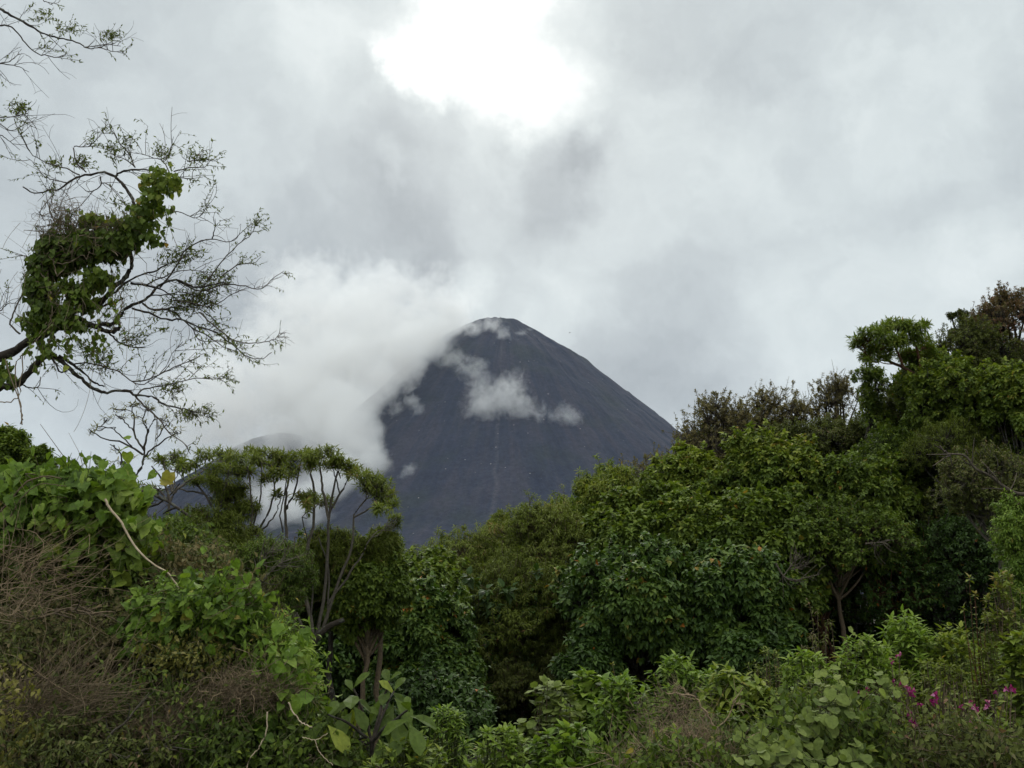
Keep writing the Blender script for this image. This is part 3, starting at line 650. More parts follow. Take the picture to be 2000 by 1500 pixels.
tree('forest_tree', 'olive-green leafy tree under the right end of the tufted trees', T, 745, 1030, 80, 90, 17, 'yellow', 'brown', .10, LANCE, 14, 50, 10, tint=.55, droop=.35, group=GL)
tree('forest_tree', 'brown twiggy bush-tree right of the pale arching stem', T, 400, 1075, 170, 170, 12, 'olive', 'brown', .07, LANCE, 26, 56, 10, tint=.6, gaps=.1, twigs=80, group=GL)
tree('forest_tree', 'low green twiggy tree between the pale arching stem and the side ridge', T, 335, 1010, 110, 150, 13, 'mid', 'brown', .08, LANCE, 20, 46, 10, tint=.35, twigs=40, group=GL)
tree('forest_tree', 'dull brown thicket tree behind the big-leaved vine patch on the slope', T, 500, 1130, 120, 190, 12.5, 'olive', 'brown', .07, LANCE, 22, 46, 9, tint=.5, gaps=.2, twigs=60, group=GL)

tree('forest_tree', 'green leafy tree low in front of the fan of bare stems, right of them', T, 720, 1065, 150, 170, 17, 'mid', 'brown', .13, BROAD, 24, 54, 9, tint=.4, droop=.5, group=GL)
tree('forest_tree', 'green leafy tree at the base of the middle bare stems', T, 575, 1065, 130, 170, 17.5, 'mid', 'brown', .12, OVATE, 22, 54, 9, tint=.3, droop=.4, group=GL)
# flat-topped tree on the right
def polyz(pts, d, n=10, jit=0.0): return resample([at(p[0], p[1], d + (p[2] if len(p) > 2 else 0)) for p in pts], n, jit)
def tufted(label, stems, tufts, d, leaf, size, tmpl, base, bark='grey', group=None, tint=.6, r0=.05, per=15, nl=13, spread=(.3, 1.45), droop=.10, flat=.45, name='tufted_tree', dj=.5, w2=1):
    """bare stems that fork up to flat tufts of leaves; stems and tufts given as the view shows them"""
    jj = [(px + 5 * gau(), py + 7 + 5 * abs(gau()), w * .7, h * .9) for px, py, w, h in tufts] if w2 else []; jj = jj[::2]
    tufts = tufts + jj
    b = at(base[0], base[1], d); gz = float(ground_z(b[0], d)); o = thing(name, label, T, (b[0], d, gz - .1), group)
    Tb = Tubes(); L = Leaves()
    Tb.add(resample([[b[0], d, gz - .1], [b[0] + .05, d, (gz + b[2]) / 2], b], 8), np.linspace(r0 * 1.3, r0, 8), 7, .5)
    ends = []
    for st in stems:
        P = polyz(st[1:], d, 12, .008); Tb.add(P, np.linspace(r0 * st[0], max(.008, r0 * st[0] * .45), 12), 6, .5 + .3 * gau()); ends.append(P)
    allp = np.concatenate(ends)
    for (px, py, w, h) in tufts:
        c = at(px, py, d + gau() * dj); rx = w / 2 * d / FPX; rz = max(h * .36 * d / FPX, .035)
        cand = allp[(allp[:, 2] < c[2] + .05)]; q = cand if len(cand) else allp
        s0 = q[np.argmin(np.linalg.norm((q - c) * np.array([1, .2, .55]), axis=1))]
        m = max(4, int(per * w / 50)); e = c + unit(gau(m, 3)) * rnd(m, 1) ** .4 * np.array([rx, rx * .8, rz])
        f0 = s0 + (c - s0) * .55; Tb.add(resample([s0, (s0 + f0) / 2 + gau(3) * .05, f0], 6), np.linspace(r0 * .3, r0 * .2, 6), 5, .6)
        Pq = bezier(np.repeat(f0[None], m, 0), (f0 + e) / 2 + gau(m, 3) * .05 + np.array([0, 0, -.04]), e, 5); Tb.add(Pq, np.linspace(r0 * .16, .005, 5)[None].repeat(m, 0), 3, rnd(m))
        rosettes(L, e, unit((e - f0) + np.array([0, 0, .3])), nl, size, tmpl, tint, .2, spread, droop)
    L.build('crown', ML[leaf], o); Tb.build('trunk', MB[bark], o); return o
tufted('flat-topped light green tree leaning left on a bare limb, against the sky on the right',
       [(1.0, (1830, 775), (1800, 742), (1765, 718), (1735, 705), (1700, 680)), (.7, (1800, 742), (1795, 700), (1785, 665), (1780, 645)), (.6, (1765, 718), (1750, 680), (1730, 650)), (.4, (1735, 705), (1705, 700), (1690, 690))],
       [(1680, 662, 40, 22), (1700, 650, 50, 24), (1722, 640, 50, 26), (1745, 632, 50, 24), (1768, 634, 50, 26), (1790, 642, 44, 28), (1735, 658, 70, 24), (1775, 662, 60, 30), (1800, 662, 40, 30), (1765, 690, 60, 26), (1730, 680, 50, 20), (1790, 700, 60, 30), (1700, 675, 40, 20), (1805, 632, 18, 12), (1690, 695, 24, 12)],
       28, 'mid', .17, LANCE, (1850, 800), 'rust', 'trees of the forest edge', .62, .07, per=34, nl=11, name='forest_tree')
# the three tufted trees left of the cone
tufted('leftmost tufted tree, its flat tops over the dark side ridge', [
       (1.0, (440, 1060), (425, 1010), (400, 965), (372, 930)), (.8, (425, 1010), (440, 950), (450, 905)), (.7, (490, 1060), (492, 1000), (488, 950), (482, 905)), (.6, (400, 965), (340, 955), (300, 960)), (.5, (345, 962), (320, 905), (312, 892)), (.5, (345, 955), (390, 925), (410, 905))],
       [(370, 906, 50, 22), (400, 888, 44, 22), (432, 884, 50, 22), (465, 893, 46, 22), (415, 914, 48, 18), (390, 938, 60, 22), (350, 900, 36, 16), (448, 920, 60, 26), (425, 940, 60, 26), (470, 950, 56, 30), (455, 912, 36, 16), (312, 896, 24, 12), (345, 888, 26, 10), (480, 920, 40, 20)],
       15.5, 'yellow', .105, LANCE, (445, 1100), 'grey', 'tufted bare-stemmed trees', .7, .028)
tufted('middle tufted tree with tall bare stems against pale cloud', [
       (1.0, (560, 1050), (556, 1000), (560, 955), (566, 915)), (.8, (556, 1000), (575, 960), (588, 900)), (.8, (500, 1045), (520, 1010), (535, 960), (530, 910)), (.6, (490, 1040), (505, 985), (512, 930), (510, 890)), (.6, (500, 1045), (535, 1010), (548, 975)), (.5, (553, 1040), (548, 1000), (556, 960), (560, 905))],
       [(492, 882, 52, 20), (520, 884, 50, 22), (548, 890, 48, 20), (505, 902, 54, 18), (540, 908, 46, 20), (575, 893, 50, 22), (600, 884, 42, 20), (520, 935, 44, 28), (568, 912, 40, 22), (548, 965, 40, 22), (596, 968, 40, 20), (540, 925, 36, 24), (610, 898, 26, 16)],
       15.8, 'yellow', .105, LANCE, (575, 1180), 'grey', 'tufted bare-stemmed trees', .72, .028)
tufted('rightmost tufted tree, widest, its crown overlapping the dark cone', [
       (1.4, (612, 1245), (600, 1180), (592, 1130), (600, 1070), (612, 1020), (614, 960), (606, 925)), (1.2, (618, 1245), (632, 1170), (640, 1080), (642, 1010), (650, 960), (660, 920)), (1.0, (642, 1015), (632, 960), (628, 930), (622, 900)),
       (1.1, (622, 1250), (650, 1170), (675, 1100), (690, 1060), (692, 1010), (715, 975)), (.8, (645, 1000), (664, 965), (680, 935), (690, 905)), (.9, (640, 1180), (690, 1110), (725, 1050)), (.6, (692, 1010), (740, 985), (770, 985)), (.7, (606, 1240), (610, 1150), (606, 1080), (590, 1010)), (.9, (600, 1250), (570, 1170), (556, 1100), (560, 1060)), (.8, (624, 1250), (640, 1195), (642, 1110), (622, 1050)), (.5, (664, 965), (655, 930), (645, 900))],
       [(620, 888, 46, 24), (640, 882, 46, 24), (655, 896, 56, 26), (675, 908, 52, 24), (690, 917, 46, 22), (708, 925, 44, 22), (728, 930, 46, 24), (745, 945, 44, 24), (755, 965, 44, 24), (770, 985, 34, 22), (735, 955, 50, 24), (715, 950, 40, 20), (605, 900, 30, 20), (640, 910, 44, 22), (600, 970, 44, 22), (632, 978, 44, 20), (598, 985, 20, 20), (745, 990, 40, 20), (775, 1010, 30, 16)],
       16, 'yellow', .105, LANCE, (612, 1290), 'grey', 'tufted bare-stemmed trees', .75, .028, per=17)
# its thick reddish low limb
# airy thin tree against the sky
tufted('airy thin tree with forked bare stem and a sparse dome of leaves, against pale sky', [
       (1.0, (258, 950), (264, 929), (278, 911), (281, 893), (282, 878)), (.7, (282, 880), (270, 862), (261, 842), (262, 815), (258, 796)), (.7, (279, 888), (258, 872), (228, 860), (204, 857), (178, 842)), (.7, (282, 878), (288, 845), (303, 818)),
       (.6, (281, 893), (300, 875), (324, 857), (345, 846)), (.4, (258, 872), (235, 850), (215, 835), (190, 834)), (.4, (261, 842), (240, 820), (225, 808)), (.4, (288, 845), (280, 820), (284, 800)), (.4, (303, 862), (320, 835), (330, 822)), (.5, (264, 929), (240, 905), (232, 880), (215, 868)), (.5, (262, 935), (250, 900), (246, 885))],
       [(250, 790, 36, 14), (275, 788, 36, 14), (230, 798, 34, 14), (210, 815, 34, 14), (190, 834, 30, 12), (300, 798, 34, 14), (322, 815, 30, 14), (345, 840, 28, 12), (265, 812, 30, 14), (285, 825, 26, 12), (240, 815, 26, 12), (180, 845, 16, 8), (310, 835, 24, 12), (255, 890, 30, 14), (228, 880, 26, 12), (232, 905, 30, 14)],
       14, 'ochre', .075, LANCE, (255, 975), 'dark', GL, .25, .026, per=9, nl=5, name='airy_tree', w2=0, dj=.3, spread=(.3, 1.3), droop=.15)
tufted('thin pale-barked sapling between the airy tree and the tufted trees', [
       (1.0, (330, 1000), (338, 965), (360, 945), (385, 930)), (.8, (338, 965), (328, 930), (318, 900)), (.5, (345, 958), (340, 925), (350, 905))],
       [(315, 898, 30, 12), (345, 905, 30, 12), (268, 952, 60, 24), (280, 968, 50, 22), (300, 958, 40, 18), (325, 912, 24, 12)],
       14.5, 'mid', .09, LANCE, (330, 1020), 'grey', GL, .6, .022, per=12, nl=9, name='thin_sapling', w2=0, dj=.3)

# nobody could count what fills the wood behind and below the crowns
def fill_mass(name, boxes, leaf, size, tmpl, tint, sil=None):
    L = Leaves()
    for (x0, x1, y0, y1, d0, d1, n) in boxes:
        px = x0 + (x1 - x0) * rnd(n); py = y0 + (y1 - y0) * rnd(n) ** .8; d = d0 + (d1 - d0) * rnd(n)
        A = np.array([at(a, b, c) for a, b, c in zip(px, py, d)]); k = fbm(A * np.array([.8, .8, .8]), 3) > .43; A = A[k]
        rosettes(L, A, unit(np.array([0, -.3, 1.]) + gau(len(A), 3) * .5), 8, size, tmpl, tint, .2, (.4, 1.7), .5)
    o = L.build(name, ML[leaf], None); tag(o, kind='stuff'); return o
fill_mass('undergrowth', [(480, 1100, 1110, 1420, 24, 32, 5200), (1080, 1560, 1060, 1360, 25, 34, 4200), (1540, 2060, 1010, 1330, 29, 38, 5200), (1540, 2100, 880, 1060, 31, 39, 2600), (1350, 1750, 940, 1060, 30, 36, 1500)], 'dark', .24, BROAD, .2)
# ------------------------------------------------------------------ the overhanging tree on the left, limbs traced as they reach in from a trunk outside the view
def S(*a): return list(a)
BR = [  # (start radius px, end radius px, points)
 (12, 4.5, [(-160, 760), (-60, 722), (0, 697), (39, 677), (69, 658), (105, 646), (144, 637), (168, 632)]),
 (5, 3.2, [(168, 632), (186, 635), (210, 634), (228, 628), (240, 610), (258, 595)]),
 (3.2, 1.2, [(258, 595), (276, 589), (294, 577), (312, 556), (345, 547), (375, 559), (400, 560), (430, 553), (460, 556)]),
 (4.5, 3.5, [(168, 632), (192, 641), (210, 647), (226, 646), (234, 637), (231, 628)]),
 (2, 1, [(210, 647), (225, 662), (240, 672), (262, 679), (284, 679)]),
 (8.5, 5.5, [(-160, 800), (-70, 775), (0, 757), (18, 755), (42, 742), (60, 724), (84, 700), (99, 695), (110, 697)]),
 (5, 4.5, [(72, 664), (90, 679), (107, 697)]),
 (4.2, 1.2, [(108, 697), (129, 712), (150, 733), (171, 751), (192, 763), (207, 767), (228, 764), (249, 764), (264, 772), (288, 773), (306, 781), (330, 793), (360, 799), (390, 805)]),
 (3.4, 1.4, [(115, 695), (135, 706), (150, 718), (168, 733), (186, 748), (204, 755)]),
 (2.4, 1, [(102, 700), (111, 715), (117, 727), (132, 725)]), (1.6, .9, [(39, 749), (57, 757), (75, 755), (79, 736)]),
 (2, .7, [(264, 773), (285, 796), (309, 817), (321, 832), (333, 848), (357, 863), (372, 887)]),
 (1.6, .6, [(140, 712), (170, 708), (207, 718), (234, 727), (258, 745), (276, 751), (300, 739), (324, 715), (339, 688), (357, 667)]),
 (1.6, .6, [(268, 772), (279, 760), (318, 754), (354, 745), (381, 739), (420, 740), (444, 739)]),
 (1.6, .6, [(258, 745), (290, 740), (330, 722), (370, 705), (400, 690)]),
 (6.5, 3.2, [(90, 650), (112, 628), (144, 607), (180, 598), (204, 586), (216, 565), (237, 547), (252, 532), (258, 514), (255, 490), (264, 460), (270, 430), (265, 405)]),
 (3.4, 1.2, [(265, 405), (258, 387), (243, 363), (228, 348), (207, 337), (186, 339), (156, 345), (132, 357), (114, 372), (99, 370), (69, 378), (45, 365)]),
 (2.4, 1, [(226, 344), (237, 336), (258, 331), (279, 331), (297, 334), (324, 342), (345, 347)]),
 (3, 1.4, [(190, 592), (208, 580), (228, 568), (249, 550), (279, 535), (303, 529), (330, 514)]),
 (2.6, .8, [(255, 553), (285, 557), (315, 565), (336, 577), (354, 592)]), (3.4, 1.6, [(150, 610), (168, 604), (195, 598), (222, 592), (240, 583)]),
 (2.4, .6, [(258, 602), (285, 610), (324, 623), (357, 625), (384, 637), (420, 649), (450, 670), (480, 694), (510, 701), (531, 688)]),
 (2.2, .6, [(278, 592), (297, 605), (330, 604), (354, 622), (375, 640), (390, 664), (420, 667), (444, 670)]),
 (1.6, .5, [(390, 610), (420, 637), (450, 661), (486, 670), (522, 667), (543, 655), (549, 625)]),
 (1.8, .5, [(345, 547), (390, 568), (435, 556), (480, 559), (510, 565), (537, 541), (555, 529)]),
 (2.0, .5, [(312, 562), (345, 520), (360, 490), (384, 475), (414, 467), (450, 472), (480, 445), (504, 430)]),
 (1.4, .4, [(414, 467), (420, 448), (420, 427)]), (1.6, .5, [(387, 577), (411, 538), (441, 502), (468, 475), (492, 457), (501, 430)]),
 (1.4, .5, [(435, 538), (465, 517), (495, 514), (510, 502)]), (1.6, .5, [(339, 586), (375, 592), (414, 598), (444, 580), (468, 568)]),
 (1.6, .5, [(375, 640), (405, 655), (435, 676), (465, 688)]), (1.6, .5, [(300, 607), (345, 600), (380, 600), (410, 618), (430, 640)]),
 (1.5, .5, [(285, 557), (320, 540), (345, 530), (380, 528), (410, 532)]), (1.5, .5, [(294, 577), (330, 575), (355, 570), (395, 583), (420, 590)]),
 (2.0, .8, [(39, 652), (21, 634), (27, 610), (45, 568), (60, 520), (63, 505), (30, 497)]), (1.4, .6, [(-20, 615), (0, 607), (18, 592), (39, 595)]),
 (1.8, .7, [(114, 445), (99, 418), (95, 395)]), (1.4, .5, [(290, 408), (318, 409), (354, 415), (381, 425), (399, 412), (417, 370)]),
 (3.4, 1.6, [(-60, 0), (-20, 10), (0, 18), (18, 28), (45, 42), (66, 54), (87, 66), (111, 73), (141, 79)]), (1.6, .6, [(141, 79), (159, 87), (171, 94), (192, 93), (210, 87), (236, 90)]),
 (2, .8, [(-30, 52), (0, 50), (18, 51), (33, 63), (51, 85), (72, 103), (93, 109), (114, 111), (129, 105)]), (1.1, .5, [(192, 93), (216, 99), (243, 104)]),
 (1.3, .5, [(-30, 124), (0, 124), (21, 119), (33, 108), (42, 96)]), (1.3, .5, [(0, 124), (33, 129), (57, 141)]),
 (1.4, .6, [(-30, 229), (0, 229), (24, 228), (54, 221)]), (1.4, .5, [(-20, 240), (0, 243), (18, 255), (39, 249), (54, 234)]), (1.4, .5, [(-20, 262), (0, 264), (18, 276), (39, 293)]),
 (1.6, .4, [(156, 342), (132, 330), (102, 321), (78, 312), (57, 294), (45, 270), (39, 249)]), (1.4, .4, [(132, 357), (105, 351), (84, 342), (66, 318), (51, 306)]),
 (1.6, .5, [(168, 336), (150, 318), (144, 288), (160, 287), (174, 285), (189, 270), (191, 252)]), (1.3, .4, [(264, 327), (246, 312), (222, 303), (204, 294)]),
 (1.5, .4, [(264, 327), (252, 300), (234, 279), (219, 255), (198, 234)]), (1.4, .4, [(330, 335), (318, 315), (294, 306), (264, 297)]), (1.2, .4, [(315, 312), (330, 300), (339, 267)]),
 (1.5, .5, [(339, 335), (375, 327), (399, 327), (414, 309)]), (1.2, .4, [(366, 315), (387, 312), (399, 285)]), (1.3, .4, [(339, 345), (369, 349), (396, 347)]), (1.0, .4, [(84, 0), (95, 6), (103, 11)]),
 (1.5, .5, [(196, 345), (197, 362), (180, 373), (165, 370), (150, 355)]), (1.3, .5, [(197, 357), (215, 362), (225, 375)])]
def overhanging_tree():
    D = 9.0; k = D / FPX; bx = at(-190, 700, D)[0]; gz = float(ground_z(bx, D)); o = thing('overhanging_tree', 'gnarled lichen-grey tree reaching in from the left edge with long twiggy limbs', T, (bx, D, gz))
    Tb = Tubes(); TL = Tubes(); L = Leaves()
    trunk = resample([[bx - .15, D, gz - .1], [bx, D, gz + 1.5], [bx + .05, D - .1, at(0, 760, D)[2]], [bx - .05, D, at(0, 400, D)[2]], [bx + .1, D + .1, at(0, 0, D)[2] + .5]], 24, .02)
    TL.add(trunk, np.linspace(.20, .09, 24), 10, .5)
    for q in ((-60, 0), (-30, 52), (-30, 124), (-30, 229), (-20, 240), (-20, 262), (-20, 615)):
        e = at(q[0], q[1], D); s0 = trunk[np.argmin(np.abs(trunk[:, 2] - (e[2] - .2)))]; TL.add(resample([s0, (s0 + e) / 2 + np.array([0, 0, -.05]), e], 8), np.linspace(.03, .012, 8), 6, .5)
    par = []
    for i, (r0, r1, pts) in enumerate(BR):
        off = 0 if r0 > 5 else (.25 * math.sin(i * 2.1) if r0 < 2.4 else .08 * math.sin(i * 1.7))
        n = 3 * len(pts) + 2; z = np.linspace(0, 1, len(pts)) * off * (1.6 if r0 < 3 else 1)
        P = resample([at(p[0], p[1], D + dz) for p, dz in zip(pts, z)], n, .0035 if r0 < 4 else .006)
        R = np.linspace(r0, r1, n) * k * (1 + .12 * gau(n) * (r0 > 2)); (TL if r0 > 2.2 else Tb).add(P, R, 8 if r0 > 3 else 5, .35 + .3 * rnd())
        par.append((P, r0, r1, pts))
    # side twigs, then fine twiglets with the sparse little leaves
    l1 = []
    for P, r0, r1, pts in par:
        ln = np.linalg.norm(np.diff(P, axis=0), axis=1).sum(); m = int(ln * (9 if r0 < 2.6 else 4)) + 1
        if r0 > 8: m = 3
        i = rng.integers(max(1, len(P) // 6), len(P) - 1, m); t = unit(P[i] - P[i - 1]); up = np.array([0, 0, 1.]); sd = unit(np.cross(t, up) * gau(m, 1) * .5 + up * gau(m, 1) + gau(m, 3) * .3)
        d = unit(t * .8 + sd * .8 + np.array([.15, 0, .12])); le = (.12 + .34 * rnd(m)) * (1 if r0 < 5 else .7)
        pxs = 1000 + P[i][:, 0] / P[i][:, 1] * FPX; le = le * (1 - .75 * np.clip((pxs - 300) / 170, 0, 1))
        l1.append(shoots(P[i], d, le, 6, .3))
    l1 = np.concatenate(l1); Tb.add(l1, np.linspace(.0034, .0018, 6)[None].repeat(len(l1), 0), 4, rnd(len(l1)))
    m = len(l1); i = np.repeat(np.arange(m), 2); jx = rng.integers(1, 6, len(i)); q = l1[i, jx]; t = unit(l1[i, jx] - l1[i, jx - 1])
    l2 = shoots(q, t * .8 + gau(len(i), 3) * .5 + np.array([.05, 0, .12]), .05 + .13 * rnd(len(i)), 4, .3); Tb.add(l2, np.linspace(.0020, .0013, 4)[None].repeat(len(l2), 0), 3, rnd(len(l2)))
    # leaf density differs from bough to bough
    def keep(Q):
        e = Q[:, -1]; n = fbm(e * 1.6 + 3.1, 3); return n > .5
    along(L, l2[keep(l2)], .2, 1.0, 5, .038, OVATE, .5, ang=.9, droop=.1, width=.75); along(L, l1[keep(l1)], .35, 1, 5, .036, OVATE, .5, droop=.1, width=.75)
    # denser sprays where the view shows them
    for (px, py, w, h, n) in [(380, 590, 75, 32, 110), (330, 510, 60, 40, 60), (420, 545, 60, 25, 60), (250, 665, 50, 25, 60), (160, 685, 40, 25, 45), (330, 765, 60, 30, 70), (360, 812, 50, 16, 60), (400, 810, 35, 20, 30), (210, 105 - 35, 50, 14, 40), (130, 60, 60, 18, 40), (70, 30, 60, 20, 25), (30, 215, 30, 24, 50), (155, 320, 40, 20, 50), (310, 300, 45, 20, 45), (385, 310, 40, 25, 40), (215, 300, 35, 25, 40), (100, 325, 40, 25, 30), (240, 280, 25, 25, 25), (350, 600, 110, 50, 110), (400, 560, 100, 40, 90), (360, 500, 80, 40, 70), (300, 640, 80, 40, 30), (200, 720, 60, 30, 50), (190, 700, 30, 20, 30), (440, 740, 20, 8, 14), (235, 400, 30, 30, 30)]:
        n = int(n * .8); c = at(px, py, D + .1); A = c + unit(gau(n, 3)) * rnd(n, 1) ** .5 * np.array([w / 2 * k, .12, h / 2 * k]) * 1.15
        sh = shoots(A, np.array([.7, 0, .5]) + gau(n, 3) * .6, .06 + .08 * rnd(n), 4, .3); Tb.add(sh, np.linspace(.0022, .0014, 4)[None].repeat(n, 0), 3, rnd(n)); along(L, sh, .1, 1, 4, .040, OVATE, .5, ang=.9, droop=.1, width=.75)
    TL.build('limb', MB['limb'], o); Tb.build('twigs', MB['twig'], o); L.build('leaves', ML['yellow'], o)
overhanging_tree()
def climbing_vine():
    D = 8.75; k = D / FPX; b = at(100, 640, D); o = thing('climbing_vine', 'heavy hanging mass of heart-leaved vine and dead stems draped on the overhanging tree', 'vine', tuple(b))
    L = Leaves(); Tb = Tubes(); Tc = Tubes()
    for (px, py, w, h, n, t) in [(310, 355, 62, 56, 60, .75), (296, 395, 46, 50, 50, .6), (275, 430, 50, 60, 80, .4), (250, 462, 56, 50, 80, .35), (215, 480, 70, 60, 150, .3), (165, 480, 90, 76, 240, .25), (115, 495, 80, 76, 240, .25), (85, 525, 50, 60, 130, .3), (80, 570, 50, 56, 110, .35), (95, 610, 50, 60, 120, .3), (130, 620, 60, 36, 60, .4), (160, 585, 60, 44, 60, .5), (140, 560, 50, 30, 40, .45), (185, 545, 36, 44, 40, .5), (205, 540, 20, 30, 20, .5), (185, 430, 50, 22, 40, .8), (238, 440, 40, 20, 30, .7), (5, 715, 20, 50, 20, .4), (18, 740, 16, 30, 10, .4), (150, 635, 40, 14, 24, .5), (60, 690 - 60, 30, 30, 24, .5), (300, 470, 30, 24, 14, .4), (345, 352, 18, 50, 16, .8)]:
        c = at(px, py, D); n = int(n * 2.4); A = c + unit(gau(n, 3)) * rnd(n, 1) ** .55 * np.array([w * .6 * k, .22, h * .6 * k])
        Dn = np.array([0, -.25, -.8]) + gau(n, 3) * .4; Nn = np.array([0, -.6, .55]) + gau(n, 3) * .45
        L.add(A, Dn, Nn, .045 + .035 * rnd(n), HEART, np.clip(t + gau(n) * .2, 0, .95))
    for (px, py, w, h, n, l) in [(160, 465, 200, 105, 560, .3), (110, 425, 60, 60, 60, .3), (120, 400, 50, 50, 40, .3), (85, 540, 50, 120, 90, .25), (240, 450, 80, 80, 60, .22), (130, 600, 110, 90, 70, .25)]:
        tangle(Tc, at(px, py, D - .02), np.array([w / 2 * k, .2, h / 2 * k]), n, l, .0036, .35, curl=.8, k=9)
    for pts in [[(95, 500), (120, 515), (150, 505), (185, 470), (215, 465)], [(70, 520), (95, 560), (100, 610), (95, 640)], [(105, 495), (110, 540), (128, 520)], [(230, 500), (200, 480), (150, 488), (110, 500)], [(10, 700), (42, 800), (40, 828)], [(-10, 787), (20, 783), (40, 765), (44, 690)], [(45, 690), (30, 720), (43, 830)]]:
        Tc.add(polyz([(p[0], p[1], -.15) for p in pts], D, 16, .008), np.full(16, .0055), 5, .6)
    for (x0, x1, y0, y1, q) in [(60, 240, 520, 600, 34), (90, 200, 620, 650, 14), (290, 345, 400, 430, 8), (50, 110, 600, 680, 12), (110, 240, 400, 450, 16)]:
        A = np.array([at(x0 + (x1 - x0) * rnd(), y0 + (y1 - y0) * rnd(), D + .15 * gau()) for _ in range(q)]); ru = shoots(A, np.array([0, 0, -1.]) + gau(q, 3) * .35, .15 + .3 * rnd(q), 8, .25)
        Tc.add(ru, np.full((q, 8), .003), 3, .5); along(L, ru, 0, 1, 7, .055, HEART, .5, ang=1.2, droop=.8)
    m = 70; A = at(170, 560, D) + gau(m, 3) * np.array([.45, .1, .35]); Tc.add(shoots(A, np.array([0, 0, -1.]) + gau(m, 3) * .3, .2 + .4 * rnd(m), 8, .25), np.full((m, 8), .0022), 3, .6)
    L.build('leaves', ML['mid'], o); Tc.build('dead_stems', MB['vinestem'], o)
climbing_vine()

# ------------------------------------------------------------------ left mound: dead scrub overgrown with vines and weeds
GM = 'growth on the left mound'
def patch(name, label, cat, px, py, w, h, d, leaf, size, tmpl, n, tint=.5, dry=0, drymat='brown', drylen=.3, dryr=.004, thick=.35, droop=.5, dirz=-.5, group=GM, width=1.0, facing=.7, sil=None, drydir=(0, 0, 0), curl=.5, green=0, flor=None, nw=0, dtint=.5):
    """a low draped mass: leaves (and dead twigs) through a lens-shaped body that follows the mound"""
    vine = tmpl is HEART or tmpl is ROUND
    if n > 40: size *= .9 if name == 'dead_brush' else .72; n = int(n * (2.1 if vine else 1.6))
    if not sil: py += 6
    k = d / FPX; c = at(px, py, d); g = float(ground_z(c[0], d)); o = thing(name, label, cat, (c[0], d, min(g, c[2] - h * k)), group)
    L = Leaves(); Tb = Tubes(); E = np.array([w / 2 * k, thick, h / 2 * k])
    if n:
        m = n // 6; A = unit(gau(m, 3)); A = A * rnd(m, 1) ** .33 * E + c; A += (fbm(A * 3., 3)[:, None] - .5) * np.array([0, -.3, .25])
        st = shoots(A, np.array([0, -.15, .25]) + gau(m, 3) * .6, size * (2 + 2 * rnd(m)), 5, .4); Tb2 = Tubes(); Tb.add(st, np.linspace(.004, .002, 5)[None].repeat(m, 0), 3, rnd(m))
        kk = 6; t = (np.arange(kk)[None] + rnd(m, kk)) / kk; s = t * 4; i = np.minimum(s.astype(int), 3); f = (s - i)[..., None]; r = np.arange(m)[:, None]
        Q = (st[r, i] * (1 - f) + st[r, i + 1] * f).reshape(-1, 3)
        Dn = np.array([0, -.35, dirz]) + gau(len(Q), 3) * .55; Nn = np.array([0, -facing, .8]) + gau(len(Q), 3) * .6
        L.add(Q, Dn, Nn, size * (.4 + 1.0 * rnd(len(Q))), tmpl, np.clip(np.repeat(tint + gau(m) * .18, kk) + gau(len(Q)) * .18, 0, .97), width)
        L.build('leaves', ML[leaf], o)
        if n > 900: Tb.build('stems', MB['green'], o)
    if name == 'dead_brush':
        L2 = Leaves(); m = n // 3; A = unit(gau(m, 3)); A = A * rnd(m, 1) ** .2 * E * 1.02 + c; A += (fbm(A * 3., 3)[:, None] - .5) * np.array([0, -.3, .25]); q = fbm(A * 4.5 + 9, 3) > .48; A = A[q]
        L2.add(A, np.array([0, -.3, -.1]) + gau(len(A), 3) * .6, np.array([0, -.6, .8]) + gau(len(A), 3) * .4, size * (.5 + .9 * rnd(len(A))), OVATE, np.clip(.45 + gau(len(A)) * .25, 0, .97)); L2.build('fresh_leaves', ML['mid' if px > 350 or py < 1150 else 'olive'], o)
    if dry:
        Tc = Tubes(); tangle(Tc, c, E * .96, int(dry * (.36 if name == 'dead_brush' else .75)), drylen * (.6 if name == 'dead_brush' else 1), dryr * (.75 if name == 'dead_brush' else 1), dtint, drydir, curl * .8, 9); Tc.build('dead_twigs', MB[drymat], o)
    return o
# body of the mound
patch('dead_brush', 'dark tangle of dead scrub forming the upper body of the mound under the heart-leaved vine', 'brush', 110, 1080, 330, 300, 7.4, 'olive', .055, OVATE, 10530, .4, 2600, 'vinestem', .35, .004, .5, dtint=.35)
patch('dead_brush', 'brown-green tangle of scrub in the middle of the mound', 'brush', 300, 1200, 420, 280, 7.2, 'brown', .05, OVATE, 13162, .5, 2600, 'vinestem', .32, .0035, .5, dtint=.5)
patch('dead_brush', 'brown scrub with curved dead branches at the lower left of the mound', 'brush', 130, 1350, 420, 380, 6.4, 'brown', .045, OVATE, 13162, .45, 3400, 'vinestem', .34, .0033, .5, dtint=.5, drydir=(.3, 0, .3))
patch('dead_brush', 'twiggy brown scrub with dark green leaves at the bottom, right part of the mound', 'brush', 430, 1420, 380, 300, 6.3, 'olive', .045, OVATE, 11340, .42, 2600, 'vinestem', .3, .0032, .5, dtint=.45)
patch('dead_brush', 'mixed twigs and small leaves filling the bottom edge between mound and big-leaved plant', 'brush', 600, 1480, 230, 160, 6.0, 'mid', .05, OVATE, 3600, .3, 900, 'vinestem', .25, .003, .4, dtint=.45)
patch('dead_brush', 'olive scrub leaning against the back of the mound below the side ridge', 'brush', 330, 1090, 200, 150, 8.2, 'mid', .05, OVATE, 5400, .35, 900, 'vinestem', .3, .0035, .5, dtint=.45)
